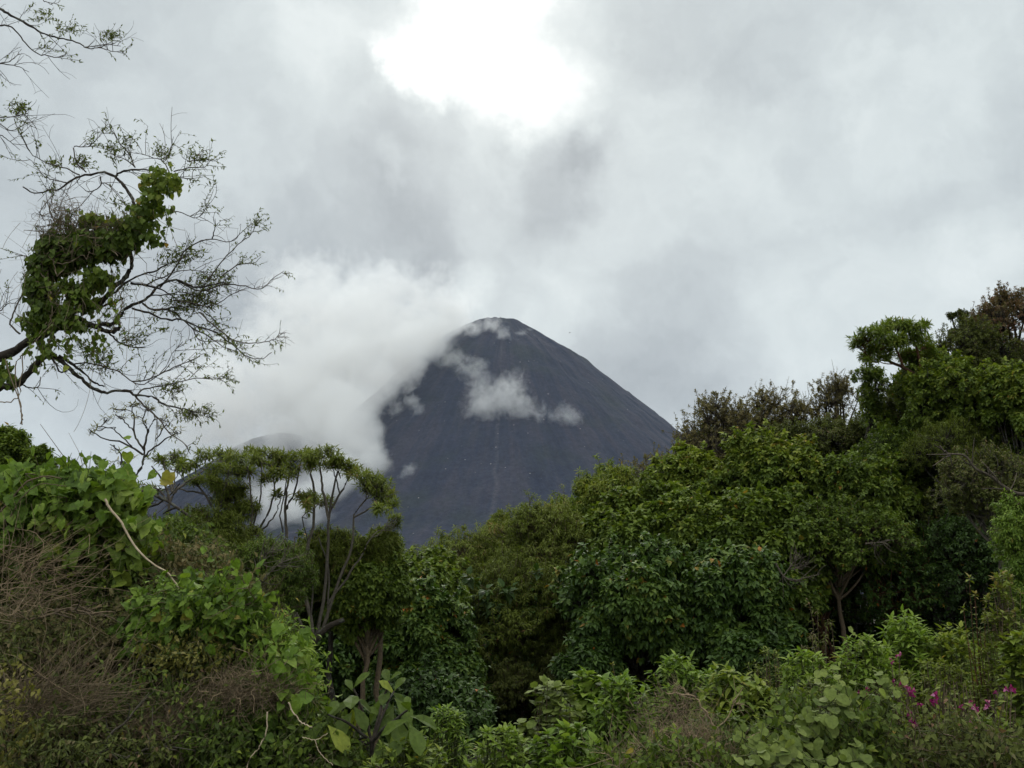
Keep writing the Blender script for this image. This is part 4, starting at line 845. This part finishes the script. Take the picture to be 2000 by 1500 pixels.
# live vines and weeds over it
patch('heart_leaf_vine', 'big bright heart-leaved vine cresting the top of the mound at the left edge', 'vine', 115, 996, 270, 120, 6.8, 'fresh', .108, HEART, 1900, .5, 160, 'brown', .4, .004, .4)
patch('heart_leaf_vine', 'lower curtain of darker heart leaves hanging under the crest vine', 'vine', 190, 1075, 190, 130, 6.75, 'mid', .12, HEART, 620, .55, 120, 'brown', .4, .004, .3)
patch('heart_leaf_vine', 'heart-leaved vine tip with pale edges trailing right off the crest', 'vine', 245, 985, 60, 90, 6.7, 'fresh', .12, HEART, 130, .75, 0, thick=.15)
patch('heart_leaf_vine', 'broad patch of big bright heart leaves on the right shoulder of the mound', 'vine', 385, 1205, 250, 140, 6.3, 'fresh', .080, HEART, 1800, .45, 120, 'brown', .3, .003, .35)
patch('heart_leaf_vine', 'strip of heart leaves running down the mound\'s right side to the dark gap', 'vine', 545, 1370, 110, 170, 6.1, 'fresh', .10, HEART, 420, .55, 60, 'brown', .3, .003, .25)
patch('green_weed', 'bright narrow-leaved weed patch on the right edge of the mound', 'weed', 500, 1270, 170, 130, 6.5, 'fresh', .085, LANCE, 2200, .75, 0, thick=.3, dirz=-.25)
patch('green_weed', 'small spray of narrow leaves at the lower end of the mound\'s edge', 'weed', 585, 1330, 70, 110, 6.3, 'fresh', .085, LANCE, 560, .7, 0, thick=.25, dirz=-.2)
patch('green_weed', 'dark green leafy weed clump low on the mound, right of centre', 'weed', 430, 1440, 120, 110, 5.8, 'mid', .06, OVATE, 1300, .3, 0, thick=.25)
patch('ochre_weed', 'yellowish small-leaved sprigs in the corner at the bottom left', 'weed', 25, 1400, 110, 210, 5.4, 'ochre', .05, OVATE, 260, .5, 120, 'brown', .2, .0025, .25)
patch('ochre_weed', 'yellow-green weed flecks in the middle of the mound by the heart-leaf patch', 'weed', 350, 1270, 190, 60, 6.1, 'ochre', .045, OVATE, 700, .4, 160, 'straw', .15, .002, .2)
patch('ochre_weed', 'ochre fern-like weed just under the heart-leaf patch', 'weed', 380, 1290, 110, 50, 6.0, 'ochre', .04, OVATE, 600, .3, 0, thick=.2)
patch('green_weed', 'green small-leaved weeds across the upper middle of the mound', 'weed', 170, 1150, 260, 90, 6.7, 'mid', .06, OVATE, 1900, .5, 100, 'brown', .3, .003, .3)
patch('green_weed', 'dull green small-leaved weeds over the dead scrub at the left edge', 'weed', 90, 1265, 260, 110, 6.1, 'olive', .05, OVATE, 800, .65, 0, thick=.3)
patch('green_weed', 'sprinkle of small green leaves in the lower middle of the mound', 'weed', 250, 1370, 300, 130, 5.9, 'mid', .045, OVATE, 1000, .4, 0, thick=.3)
patch('green_weed', 'olive small-leaved weeds along the bottom edge of the mound', 'weed', 160, 1455, 330, 110, 5.4, 'olive', .042, OVATE, 1000, .6, 0, thick=.3)
# dry things
patch('dry_grass', 'sweep of dry straw-coloured grass on the left of the mound', 'grass', 45, 1120, 170, 120, 6.2, 'ochre', .05, NARROW, 0, .5, 210, 'straw', .45, .0026, .25, drydir=(1.6, 0, .8), curl=.45)
patch('dry_grass', 'second fan of dry straw stems at the left edge, below the first', 'grass', 20, 1180, 120, 70, 6.1, 'ochre', .05, NARROW, 0, .5, 90, 'straw', .45, .0026, .2, drydir=(1.8, 0, .5), curl=.35)
patch('dry_twigs', 'matted grey-brown patch of dead twigs on the right of the mound', 'twigs', 490, 1340, 230, 75, 5.9, 'olive', .04, OVATE, 120, .3, 1900, 'straw', .16, .0020, .2, dtint=.25, curl=.7)
patch('dry_twigs', 'brown dry patch of dead stems low in the middle of the mound', 'twigs', 330, 1420, 230, 90, 5.8, 'olive', .04, OVATE, 160, .3, 900, 'straw', .25, .0022, .2, dtint=.1, drydir=(1, 0, .5), curl=.4)
patch('dry_twigs', 'long dry slanting stems at the bottom left of the mound', 'twigs', 90, 1380, 240, 120, 5.6, 'olive', .04, OVATE, 160, .3, 520, 'straw', .4, .0024, .2, dtint=.15, drydir=(1.3, 0, .8), curl=.3)
def stem_thing(name, label, cat, paths, d, mat, r0, r1, group=GM, side=0, sl=.15):
    b = at(paths[0][0][0], paths[0][0][1], d); o = thing(name, label, cat, tuple(b), group); Tb = Tubes()
    for i, p in enumerate(paths):
        P = polyz(p, d, 24, .002); f = 1 if i == 0 else .6
        Tb.add(P, np.linspace(r0 * f, r1 * f, 24), 7, .6)
        if side:
            m = side; j = rng.integers(4, 23, m); Tb.add(shoots(P[j], unit(P[j] - P[j - 1]) + gau(m, 3) * .6, sl * (.4 + rnd(m)), 5, .4), np.linspace(r1, r1 * .4, 5)[None].repeat(m, 0), 4, rnd(m))
    Tb.build('stem', MB[mat], o); return o
stem_thing('bare_stem', 'pale bare stem arching down right from the crest of the mound', 'stem', [[(205, 975), (214, 992), (235, 1018), (250, 1045), (270, 1075), (300, 1102), (328, 1120), (350, 1150)]], 6.15, 'pale', .0085, .005)
stem_thing('bare_stem', 'dark curved dead branch in the lower left of the mound', 'branch', [[(25, 1360), (45, 1335), (70, 1312), (85, 1290), (90, 1270)], [(60, 1210), (100, 1200), (125, 1190), (150, 1192), (190, 1200)]], 5.9, 'brown', .012, .006, side=6)
stem_thing('bare_stem', 'hooked brown branch in the middle of the mound', 'branch', [[(100, 1252), (120, 1246), (140, 1252), (155, 1270), (170, 1290)], [(72, 1212), (95, 1195), (130, 1190), (165, 1195)], [(125, 1195), (150, 1182), (175, 1195), (205, 1205)]], 5.95, 'brown', .010, .004, side=8)
stem_thing('bare_stem', 'long grey dead branch lying low across the bottom of the mound', 'branch', [[(160, 1490), (195, 1470), (215, 1435), (245, 1410), (265, 1385)], [(165, 1488), (190, 1472), (215, 1468), (240, 1495)], [(250, 1478), (290, 1462), (335, 1455)]], 5.5, 'grey', .009, .004, side=8)
stem_thing('bare_stem', 'thin dark arching canes across the crest, behind the heart leaves', 'cane', [[(0, 1000), (30, 965), (55, 940), (90, 930), (120, 935)], [(20, 1010), (45, 970), (80, 945), (130, 950)]], 6.3, 'brown', .007, .004)
stem_thing('bare_stem', 'thin pale vine stem dangling at the lower right end of the mound', 'stem', [[(522, 1390), (520, 1430), (505, 1460), (490, 1480), (478, 1510)]], 5.6, 'pale', .0045, .003)
stem_thing('bare_stem', 'pale crooked root-like stem hanging beside the big-leaved plant', 'stem', [[(563, 1372), (575, 1395), (590, 1412), (610, 1420)], [(615, 1445), (625, 1470), (650, 1495)], [(590, 1440), (615, 1445), (640, 1432)]], 5.6, 'pale', .0048, .003)
stem_thing('bare_stem', 'two dark leaning trunks crossing behind the crest of the mound', 'trunk', [[(355, 1110), (330, 1070), (300, 1030), (268, 985), (250, 960)], [(345, 1070), (300, 1020), (270, 995)], [(372, 1010), (320, 975), (275, 958), (250, 948)]], 12.5, 'dark', .035, .02, group=GL, side=6, sl=.4)
stem_thing('bare_stem', 'forked silvery dead sapling standing before the dark trees left of the bare stems', 'sapling', [[(480, 1230), (498, 1190), (502, 1150), (505, 1110), (515, 1060)], [(503, 1150), (525, 1120), (555, 1095)], [(505, 1110), (520, 1085), (535, 1070)], [(498, 1190), (485, 1165), (470, 1150)]], 12, 'grey', .014, .005, group=GL, side=16, sl=.3)
stem_thing('bare_stem', 'thick dark limb low at the foot of the rightmost tufted tree', 'limb', [[(575, 1330), (590, 1290), (612, 1252), (640, 1225), (672, 1210)]], 15.6, 'dark', .09, .04, group=GL)
stem_thing('dead_branch', 'pale dead branch hanging into the black hollow from its upper left', 'branch', [[(1515, 1100), (1530, 1125), (1550, 1134), (1575, 1128), (1600, 1122)], [(1530, 1125), (1545, 1105), (1560, 1085)], [(1540, 1112), (1562, 1108), (1575, 1098)]], 20.5, 'twig', .022, .010, group='trees of the forest edge', side=14, sl=.35)
stem_thing('dead_branch', 'short pale dead branch before the dark trees, above the hollow', 'branch', [[(1690, 1062), (1715, 1060), (1740, 1055)], [(1700, 1062), (1712, 1070)]], 22, 'twig', .022, .012, group='trees of the forest edge', side=8, sl=.3)
stem_thing('dead_branch', 'bare pale branch among the olive leaves at the right edge', 'branch', [[(2010, 965), (1985, 963), (1960, 950), (1935, 930), (1905, 915), (1885, 890), (1850, 885), (1835, 870)]], 19, 'twig', .04, .016, group='trees of the forest edge', side=16, sl=.5)

# ------------------------------------------------------------------ the near bank, bottom centre to right
def big_leaved_plant():
    D = 6.0; b = at(725, 1500, D); g = float(ground_z(b[0], D)); o = thing('big_leaved_plant', 'dark-stemmed plant with very large drooping paddle leaves, bottom left of centre', 'plant', (b[0], D, g), 'undergrowth plants of the near bank')
    Tb = Tubes(); tips = [(690, 1345), (770, 1350), (800, 1385), (745, 1400), (700, 1445), (640, 1395), (760, 1330), (640, 1465)]
    base = np.array([b[0], D, g]); f = at(727, 1450, D); Tb.add(resample([base, (base + f) / 2, f], 8), np.linspace(.018, .013, 8), 8, .3)
    n = 0
    for i, t in enumerate(tips):
        e = at(t[0], t[1], D + .25 * math.sin(i * 2.3)); Tb.add(resample([f, (f + e) / 2 + np.array([0, 0, .02]), e], 8, .003), np.linspace(.011, .006, 8), 6, .3)
        K = 8 if i < 5 else 5
        for q in range(K):
            ph = q * 2.4 + i; el = (1.1 if q < 2 else -.05 - .14 * q) + .2 * gau()
            dv = np.array([math.cos(ph) * 1.0, math.sin(ph) * .9 - .15, el]); L = Leaves()
            L.add((e + np.array([0, 0, -.02 * q]))[None], dv[None], np.array([[.25 * gau(), -.6, 1.]]), np.array([(.15 + .08 * rnd()) * (.6 if q < 2 else 1)]), OBOV, np.array([.95 if rnd() < .08 else .15 + .3 * rnd()]), .95)
            lf = L.build('leaf', ML['mid'], o)
    Tb.build('stem', MB['dark'], o)
big_leaved_plant()
GB = 'undergrowth plants of the near bank'
NP = 'plant'
shrub('leafy_shrub', 'fresh green drooping shrub just right of the big-leaved plant', NP, 870, 1385, 120, 160, 6.6, 'fresh', 'green', .075, LANCE, 70, 12, .6, width=1.4)
shrub('leafy_shrub', 'low mixed green shrub at the bottom edge left of centre', NP, 800, 1440, 230, 120, 5.8, 'mid', 'green', .07, OVATE, 120, 12, .55)
shrub('leafy_shrub', 'light green small-leaved shrub at the bottom edge below the black gap', NP, 975, 1418, 150, 130, 6.2, 'fresh', 'green', .07, OVATE, 100, 12, .7)
shrub('velvet_leaved_shrub', 'shrub with broad velvety leaves, pale undersides showing, at the left end of the bank', NP, 1080, 1322, 160, 220, 6.6, 'pale', 'brown', .085, ROUND, 70, 9, .35, droop=.55, tip=5, bare=.3)
shrub('velvet_leaved_shrub', 'broad-leaved green shrub rising a little higher, right behind the velvety one', NP, 1150, 1308, 120, 220, 7.0, 'fresh', 'brown', .125, BROAD, 50, 8, .55, droop=.45)
shrub('leafy_shrub', 'dense green shrub with pointed toothed leaves, right of the velvety shrub', NP, 1210, 1322, 150, 220, 6.5, 'fresh', 'green', .095, SERR, 95, 12, .42)
shrub('leafy_shrub', 'bottom-edge patch of soft green leaves under the velvety shrub', NP, 1110, 1420, 230, 120, 5.6, 'fresh', 'green', .085, BROAD, 80, 10, .45)
shrub('dry_sprig', 'small yellow-brown sprig poking up behind the toothed-leaved shrub', NP, 1200, 1296, 60, 120, 7.6, 'ochre', 'brown', .035, OVATE, 22, 14, .3, tip=4)
shrub('leafy_shrub', 'wide green dome of drooping leaves before the big dark tree', NP, 1330, 1282, 200, 220, 7.4, 'fresh', 'green', .095, SERR, 130, 12, .5, droop=.5)
shrub('leafy_shrub', 'arching long-leaved green shrub in the middle of the bank', NP, 1435, 1300, 200, 230, 6.9, 'mid', 'green', .125, SERR, 120, 12, .62, droop=.6, ang=.8)
shrub('leafy_shrub', 'shaded green shrub below the arching long-leaved one', NP, 1400, 1385, 200, 150, 6.2, 'mid', 'green', .09, SERR, 90, 10, .35, droop=.5)
shrub('leafy_shrub', 'brownish-tipped weeds just behind the arching long-leaved shrub', NP, 1495, 1268, 130, 160, 8.0, 'yellow', 'brown', .06, LANCE, 90, 14, .4, width=1.3, tip=8)
shrub('leafy_shrub', 'leafy green rise between the long-leaved shrub and the tall right heap', NP, 1570, 1270, 150, 220, 7.6, 'fresh', 'green', .085, SERR, 100, 12, .6, droop=.4)
shrub('leafy_shrub', 'yellowish twig-laced shrub in the middle right of the bank', NP, 1590, 1330, 170, 190, 6.6, 'yellow', 'brown', .06, OVATE, 90, 14, .45)
shrub('feathery_plant', 'feathery olive plant standing taller behind the bank, at the black hollow', 'plant', 1580, 1172, 80, 170, 10.5, 'olive', 'brown', .075, LANCE, 26, 30, .7, tip=10, droop=.6, bare=.25, arch=.8, jag=.3)
shrub('feathery_plant', 'second feathery plant with thin drooping tips, right of the first', 'plant', 1615, 1208, 100, 130, 10.2, 'olive', 'brown', .065, LANCE, 26, 26, .6, tip=10, droop=.6, bare=.3, arch=.8, jag=.3)
shrub('leafy_shrub', 'tall bright green heap of leaves, peak of the bank against the black hollow', NP, 1760, 1192, 230, 260, 8.2, 'fresh', 'green', .10, SERR, 220, 14, .62, droop=.4, tops=([-1, -.5, 0, .4, 1], [.62, .86, 1, .96, .8]))
shrub('leafy_shrub', 'bright green left slope of the tall heap', NP, 1680, 1240, 170, 210, 7.8, 'fresh', 'green', .095, SERR, 130, 13, .6, droop=.4)
shrub('leafy_shrub', 'green right shoulder of the tall heap, lower than its peak', NP, 1850, 1222, 170, 210, 8.0, 'mid', 'green', .09, OVATE, 130, 13, .7)
patch('heart_leaf_vine', 'few pale large round leaves, one turned white, on the left slope of the tall heap', 'vine', 1705, 1258, 60, 30, 7.0, 'pale', .05, ROUND, 10, .7, 0, thick=.1, group=GB)
shrub('leafy_shrub', 'olive small-leaved shrub behind the magenta flowers', NP, 1820, 1290, 270, 220, 7.2, 'yellow', 'brown', .055, OVATE, 170, 16, .4)
shrub('tall_weed', 'tall straight-stemmed weed with small yellowish leaves near the right edge', 'weed', 1900, 1112, 90, 300, 6.9, 'yellow', 'rust', .055, OVATE, 12, 26, .7, stemr=.008, tip=8, bare=.35, arch=.1, jag=.35)
shrub('tall_weed', 'dense yellow-green bush at the right edge, taller than the flowers', 'bush', 1960, 1120, 130, 330, 6.8, 'yellow', 'brown', .065, OVATE, 110, 20, .6, bare=.2, jag=.2, group=GB)
shrub('tall_weed', 'broad-leaved green bush at the right edge low down, by the flowers', 'bush', 1985, 1240, 110, 220, 6.3, 'mid', 'green', .085, BROAD, 50, 10, .6, group=GB)
shrub('leafy_shrub', 'dark green weeds at the lower right edge below the flowers', NP, 1930, 1400, 190, 140, 5.8, 'mid', 'green', .06, OVATE, 110, 13, .4)
shrub('leafy_shrub', 'yellow-flecked weeds at the bottom edge left of the right corner', NP, 1800, 1400, 180, 140, 5.9, 'yellow', 'brown', .055, OVATE, 110, 13, .45)
def round_vine(label, pts, d, n, size=.085, leaf='pale', tint=.35):
    size *= .68; n = int(n * 1.35)
    k = d / FPX; P = polyz(pts, d, 30, .01); b = P[0]; o = thing('round_leaf_vine', label, 'vine', tuple(b), GB); Tb = Tubes(); Tb.add(P, np.full(30, .004), 5, .5); L = Leaves()
    j = rng.integers(0, 30, n); A = P[j] + gau(n, 3) * np.array([.035, .05, .05]); Tb.add(bezier(P[j], (P[j] + A) / 2, A, 3), np.full((n, 3), .0025), 3, .6)
    L.add(A, np.array([0, -.5, -.35]) + gau(n, 3) * .45, np.array([0, -.55, .9]) + gau(n, 3) * .25, size * (.6 + .7 * rnd(n)), ROUND, np.clip(tint + gau(n) * .2, 0, .9))
    L.build('leaves', ML[leaf], o); Tb.build('stem', MB['green'], o)
round_vine('round-leaved pale vine climbing up right from the bottom edge, upper strand', [(1560, 1460), (1580, 1420), (1600, 1395), (1625, 1375), (1660, 1360)], 5.4, 46, .092)
round_vine('round-leaved pale vine strand lying lowest along the bottom edge', [(1460, 1475), (1500, 1470), (1540, 1468), (1580, 1480), (1640, 1490), (1700, 1480)], 5.1, 60, .088)
round_vine('round-leaved pale vine strand running left above the lowest one', [(1450, 1440), (1490, 1450), (1530, 1455), (1565, 1440), (1560, 1425)], 5.3, 36, .080)
round_vine('round-leaved pale vine patch between the climbing strand and the flowers', [(1700, 1440), (1715, 1400), (1735, 1380), (1730, 1330), (1690, 1350)], 5.7, 40, .075)
round_vine('pale silvery leaves scattered on the bank left of the flowers', [(1580, 1330), (1600, 1345), (1630, 1352), (1640, 1320), (1610, 1325)], 6.1, 18, .075, tint=.75)
patch('green_weed', 'shaded leafy filler on the bank behind the round-leaved vines', 'weed', 1620, 1440, 260, 150, 5.7, 'mid', .075, OVATE, 1700, .4, 200, 'brown', .2, .003, .3, group=GB)
patch('green_weed', 'mixed weeds in the bottom right corner', 'weed', 1900, 1460, 260, 110, 5.3, 'olive', .055, OVATE, 1500, .6, 200, 'brown', .2, .003, .3, group=GB)
patch('green_weed', 'low weeds at the bottom edge around the dry bush', 'weed', 1300, 1480, 260, 80, 5.4, 'mid', .06, OVATE, 1100, .45, 500, 'straw', .2, .0022, .3, group=GB)
# flowers
def flowering_shrub():
    D = 6.0; b = at(1830, 1460, D); g = float(ground_z(b[0], D)); o = thing('flowering_shrub', 'low straggling shrub dotted with magenta flowers on the right of the bank', 'flowering shrub', (b[0], D, g), GB)
    FL = [(1718, 1333, 9), (1744, 1328, 6), (1756, 1339, 7), (1773, 1345, 9), (1780, 1354, 8), (1758, 1358, 5), (1826, 1366, 13), (1878, 1383, 9), (1905, 1384, 10), (1928, 1375, 10), (1893, 1372, 7), (1969, 1343, 12), (1690, 1349, 8), (1672, 1357, 7), (1784, 1412, 10), (1757, 1281, 7), (1773, 1393, 6), (1888, 1418, 7), (1800, 1378, 6), (1945, 1352, 5), (1740, 1292, 5)]
    L = Leaves(); Tb = Tubes(); n = 110
    base = np.array([b[0], D, g]); E = np.array([at(1690 + 300 * rnd(), 1325 + 130 * rnd(), D + .3 * gau()) for _ in range(n)] + [at(x, y, D - .25) for x, y, r in FL]); B0 = base + np.stack([(E[:, 0] - base[0]) * .6, gau(len(E)) * .1, gau(len(E)) * .02], -1)
    P = bezier(B0, (B0 + E) / 2 + gau(len(E), 3) * .07 + np.array([0, 0, .1]), E, 9); Tb.add(P, np.linspace(.005, .0025, 9)[None].repeat(len(E), 0), 4, rnd(len(E)))
    along(L, P, .4, .98, 13, .048, OVATE, .5)
    for (x, y, r) in FL:
        F = Leaves(); e = at(x, y, D - .25); s = .8 * r * (D - .25) / FPX
        for h in range(3):
            c = e + gau(3) * s * .45; k = 4; ph = np.arange(k) * 2.1 + rnd() * 6
            Dn = np.stack([np.cos(ph), -.5 + .2 * gau(k), np.sin(ph)], -1); F.add(np.repeat(c[None], k, 0), Dn, np.array([0, -1., .4]) + gau(k, 3) * .4, s * (.6 + .4 * rnd(k)), BROAD, np.clip(.4 + .35 * gau(k), 0, 1))
        F.build('flower', ML['magenta'], o)
    L.build('leaves', ML['yellow'], o); Tb.build('stems', MB['brown'], o)
flowering_shrub()
def dry_bush():
    D = 5.6; b = at(1405, 1500, D); g = float(ground_z(b[0], D)); o = thing('dry_bush', 'leafless dry bush with a crooked straw-coloured stem at the bottom, right of centre', 'dead bush', (b[0], D, g), GB)
    Tb = Tubes(); base = np.array([b[0], D, g])
    main = resample([base] + [at(x, y, D) for x, y in [(1401, 1490), (1403, 1450), (1395, 1420), (1380, 1395), (1365, 1372), (1352, 1358), (1325, 1355), (1300, 1353)]], 30, .004); Tb.add(main, np.linspace(.0085, .0035, 30), 6, .6)
    for p in [[(1398, 1425), (1420, 1400), (1435, 1370), (1450, 1345)], [(1403, 1460), (1440, 1445), (1485, 1430)], [(1380, 1392), (1375, 1410), (1380, 1440), (1375, 1450)], [(1375, 1450), (1355, 1435), (1340, 1430)], [(1378, 1470), (1372, 1440), (1370, 1420)], [(1436, 1372), (1452, 1376)], [(1315, 1353), (1318, 1345)], [(1345, 1357), (1325, 1340)], [(1385, 1480), (1378, 1450)]]:
        P = polyz(p, D, 10, .004); Tb.add(P, np.linspace(.0045, .0025, 10), 5, .6); m = 7; j = rng.integers(3, 10, m); Tb.add(shoots(P[j], unit(P[j] - P[j - 1]) + gau(m, 3) * .6, .03 + .07 * rnd(m), 5, .4), np.linspace(.002, .001, 5)[None].repeat(m, 0), 3, rnd(m))
    Tc = Tubes(); tangle(Tc, at(1360, 1465, D), np.array([.25, .2, .14]), 520, .16, .0017, .4, (0, 0, .3), .5); tangle(Tc, at(1320, 1400, D + .5), np.array([.3, .2, .16]), 260, .18, .0017, .2, (0, 0, .6), .5)
    Tb.build('stem', MB['straw'], o); Tc.build('twigs', MB['straw'], o)
dry_bush()
def bird():
    c = at(1113, 650, 70.0); o = thing('bird', 'tiny dark bird in the sky right of the volcano summit', 'bird', tuple(c)); k = 4.0 * 70 / FPX / 2
    th = np.linspace(0, 2 * PI, 8, endpoint=False); xs = np.linspace(-1, 1, 7); rr = np.array([.02, .16, .22, .22, .17, .1, .03]); V = np.array([[x * k * 1.1, r * k * math.cos(t), r * k * math.sin(t)] for x, r in zip(xs, rr) for t in th]) + c
    F = np.array([[i * 8 + j, i * 8 + (j + 1) % 8, (i + 1) * 8 + (j + 1) % 8, (i + 1) * 8 + j] for i in range(6) for j in range(8)]); make_mesh('body', V, [F], MB['dark'], o, smooth=True)
    for sg in (-1, 1):
        W0 = np.array([[-.35, .1, .05], [.35, .1, .05], [.1, .9, .45], [-.3, .9, .45], [-.5, 1.7, .25]]) * np.array([1, sg, 1]) * k
        V = np.concatenate([W0, W0 + np.array([0, 0, .03 * k])]) + c; make_mesh('wing', V, [np.array([[0, 1, 2, 3], [5, 8, 7, 6]]), np.array([[3, 2, 4], [8, 9, 7]])], MB['dark'], o)
bird()
# ground cover between the plants
def ground_cover():
    L = Leaves(); n = 26000; y = 2.6 + 15 * rnd(n) ** 1.3; x = (rnd(n) - .5) * 1.5 * y + gau(n) * .5
    k = fbm(np.stack([x, y, y * 0], -1) * .9, 3) > .3; x = x[k]; y = y[k]; z = ground_z(x, y) + rnd(len(x)) ** 1.5 * .35; A = np.stack([x, y, z], -1)
    rosettes(L, A, np.array([0, 0, 1.]) + gau(len(A), 3) * .4, 6, .09, OVATE, .4, .2, (.4, 1.6), .2)
    o = L.build('ground_cover', ML['mid'], None); tag(o, kind='stuff')
ground_cover()
def bank_cover():
    L = Leaves(); n = 30000; y = 9 + 32 * rnd(n); x = y * (.40 + .55 * rnd(n)); z = ground_z(x, y) + rnd(n) ** 1.5 * .6; A = np.stack([x, y, z], -1); A = A[fbm(A * .7, 3) > .36]
    x = -(.40 + .5 * rnd(9000)); y2 = 8 + 22 * rnd(9000); B_ = np.stack([x * y2, y2, ground_z(x * y2, y2) + rnd(9000) * .6], -1); A = np.concatenate([A, B_])
    rosettes(L, A, np.array([0, 0, 1.]) + gau(len(A), 3) * .4, 6, .16, OVATE, .35, .2, (.4, 1.6), .2)
    o = L.build('ground_cover', ML['mid'], None); tag(o, kind='stuff')
bank_cover()
# ------------------------------------------------------------------ the air itself
def build_haze():
    m, N = new_mat('air')
    v = N.node('ShaderNodeVolumePrincipled', {'Color': (.66, .78, 1.0, 1), 'Density': .000024, 'Anisotropy': .2})
    finish(N, None, v.outputs[0])
    bm = bmesh.new(); bmesh.ops.create_cube(bm, size=1.0)
    me = bpy.data.meshes.new('haze'); 
    bmesh.ops.scale(bm, verts=bm.verts, vec=(61000, 61000, 1400)); bmesh.ops.translate(bm, verts=bm.verts, vec=(0, 0, 700 - 83))
    bm.to_mesh(me); bm.free(); me.materials.append(m)
    tag(link(bpy.data.objects.new('haze', me)), kind='stuff')
build_haze()
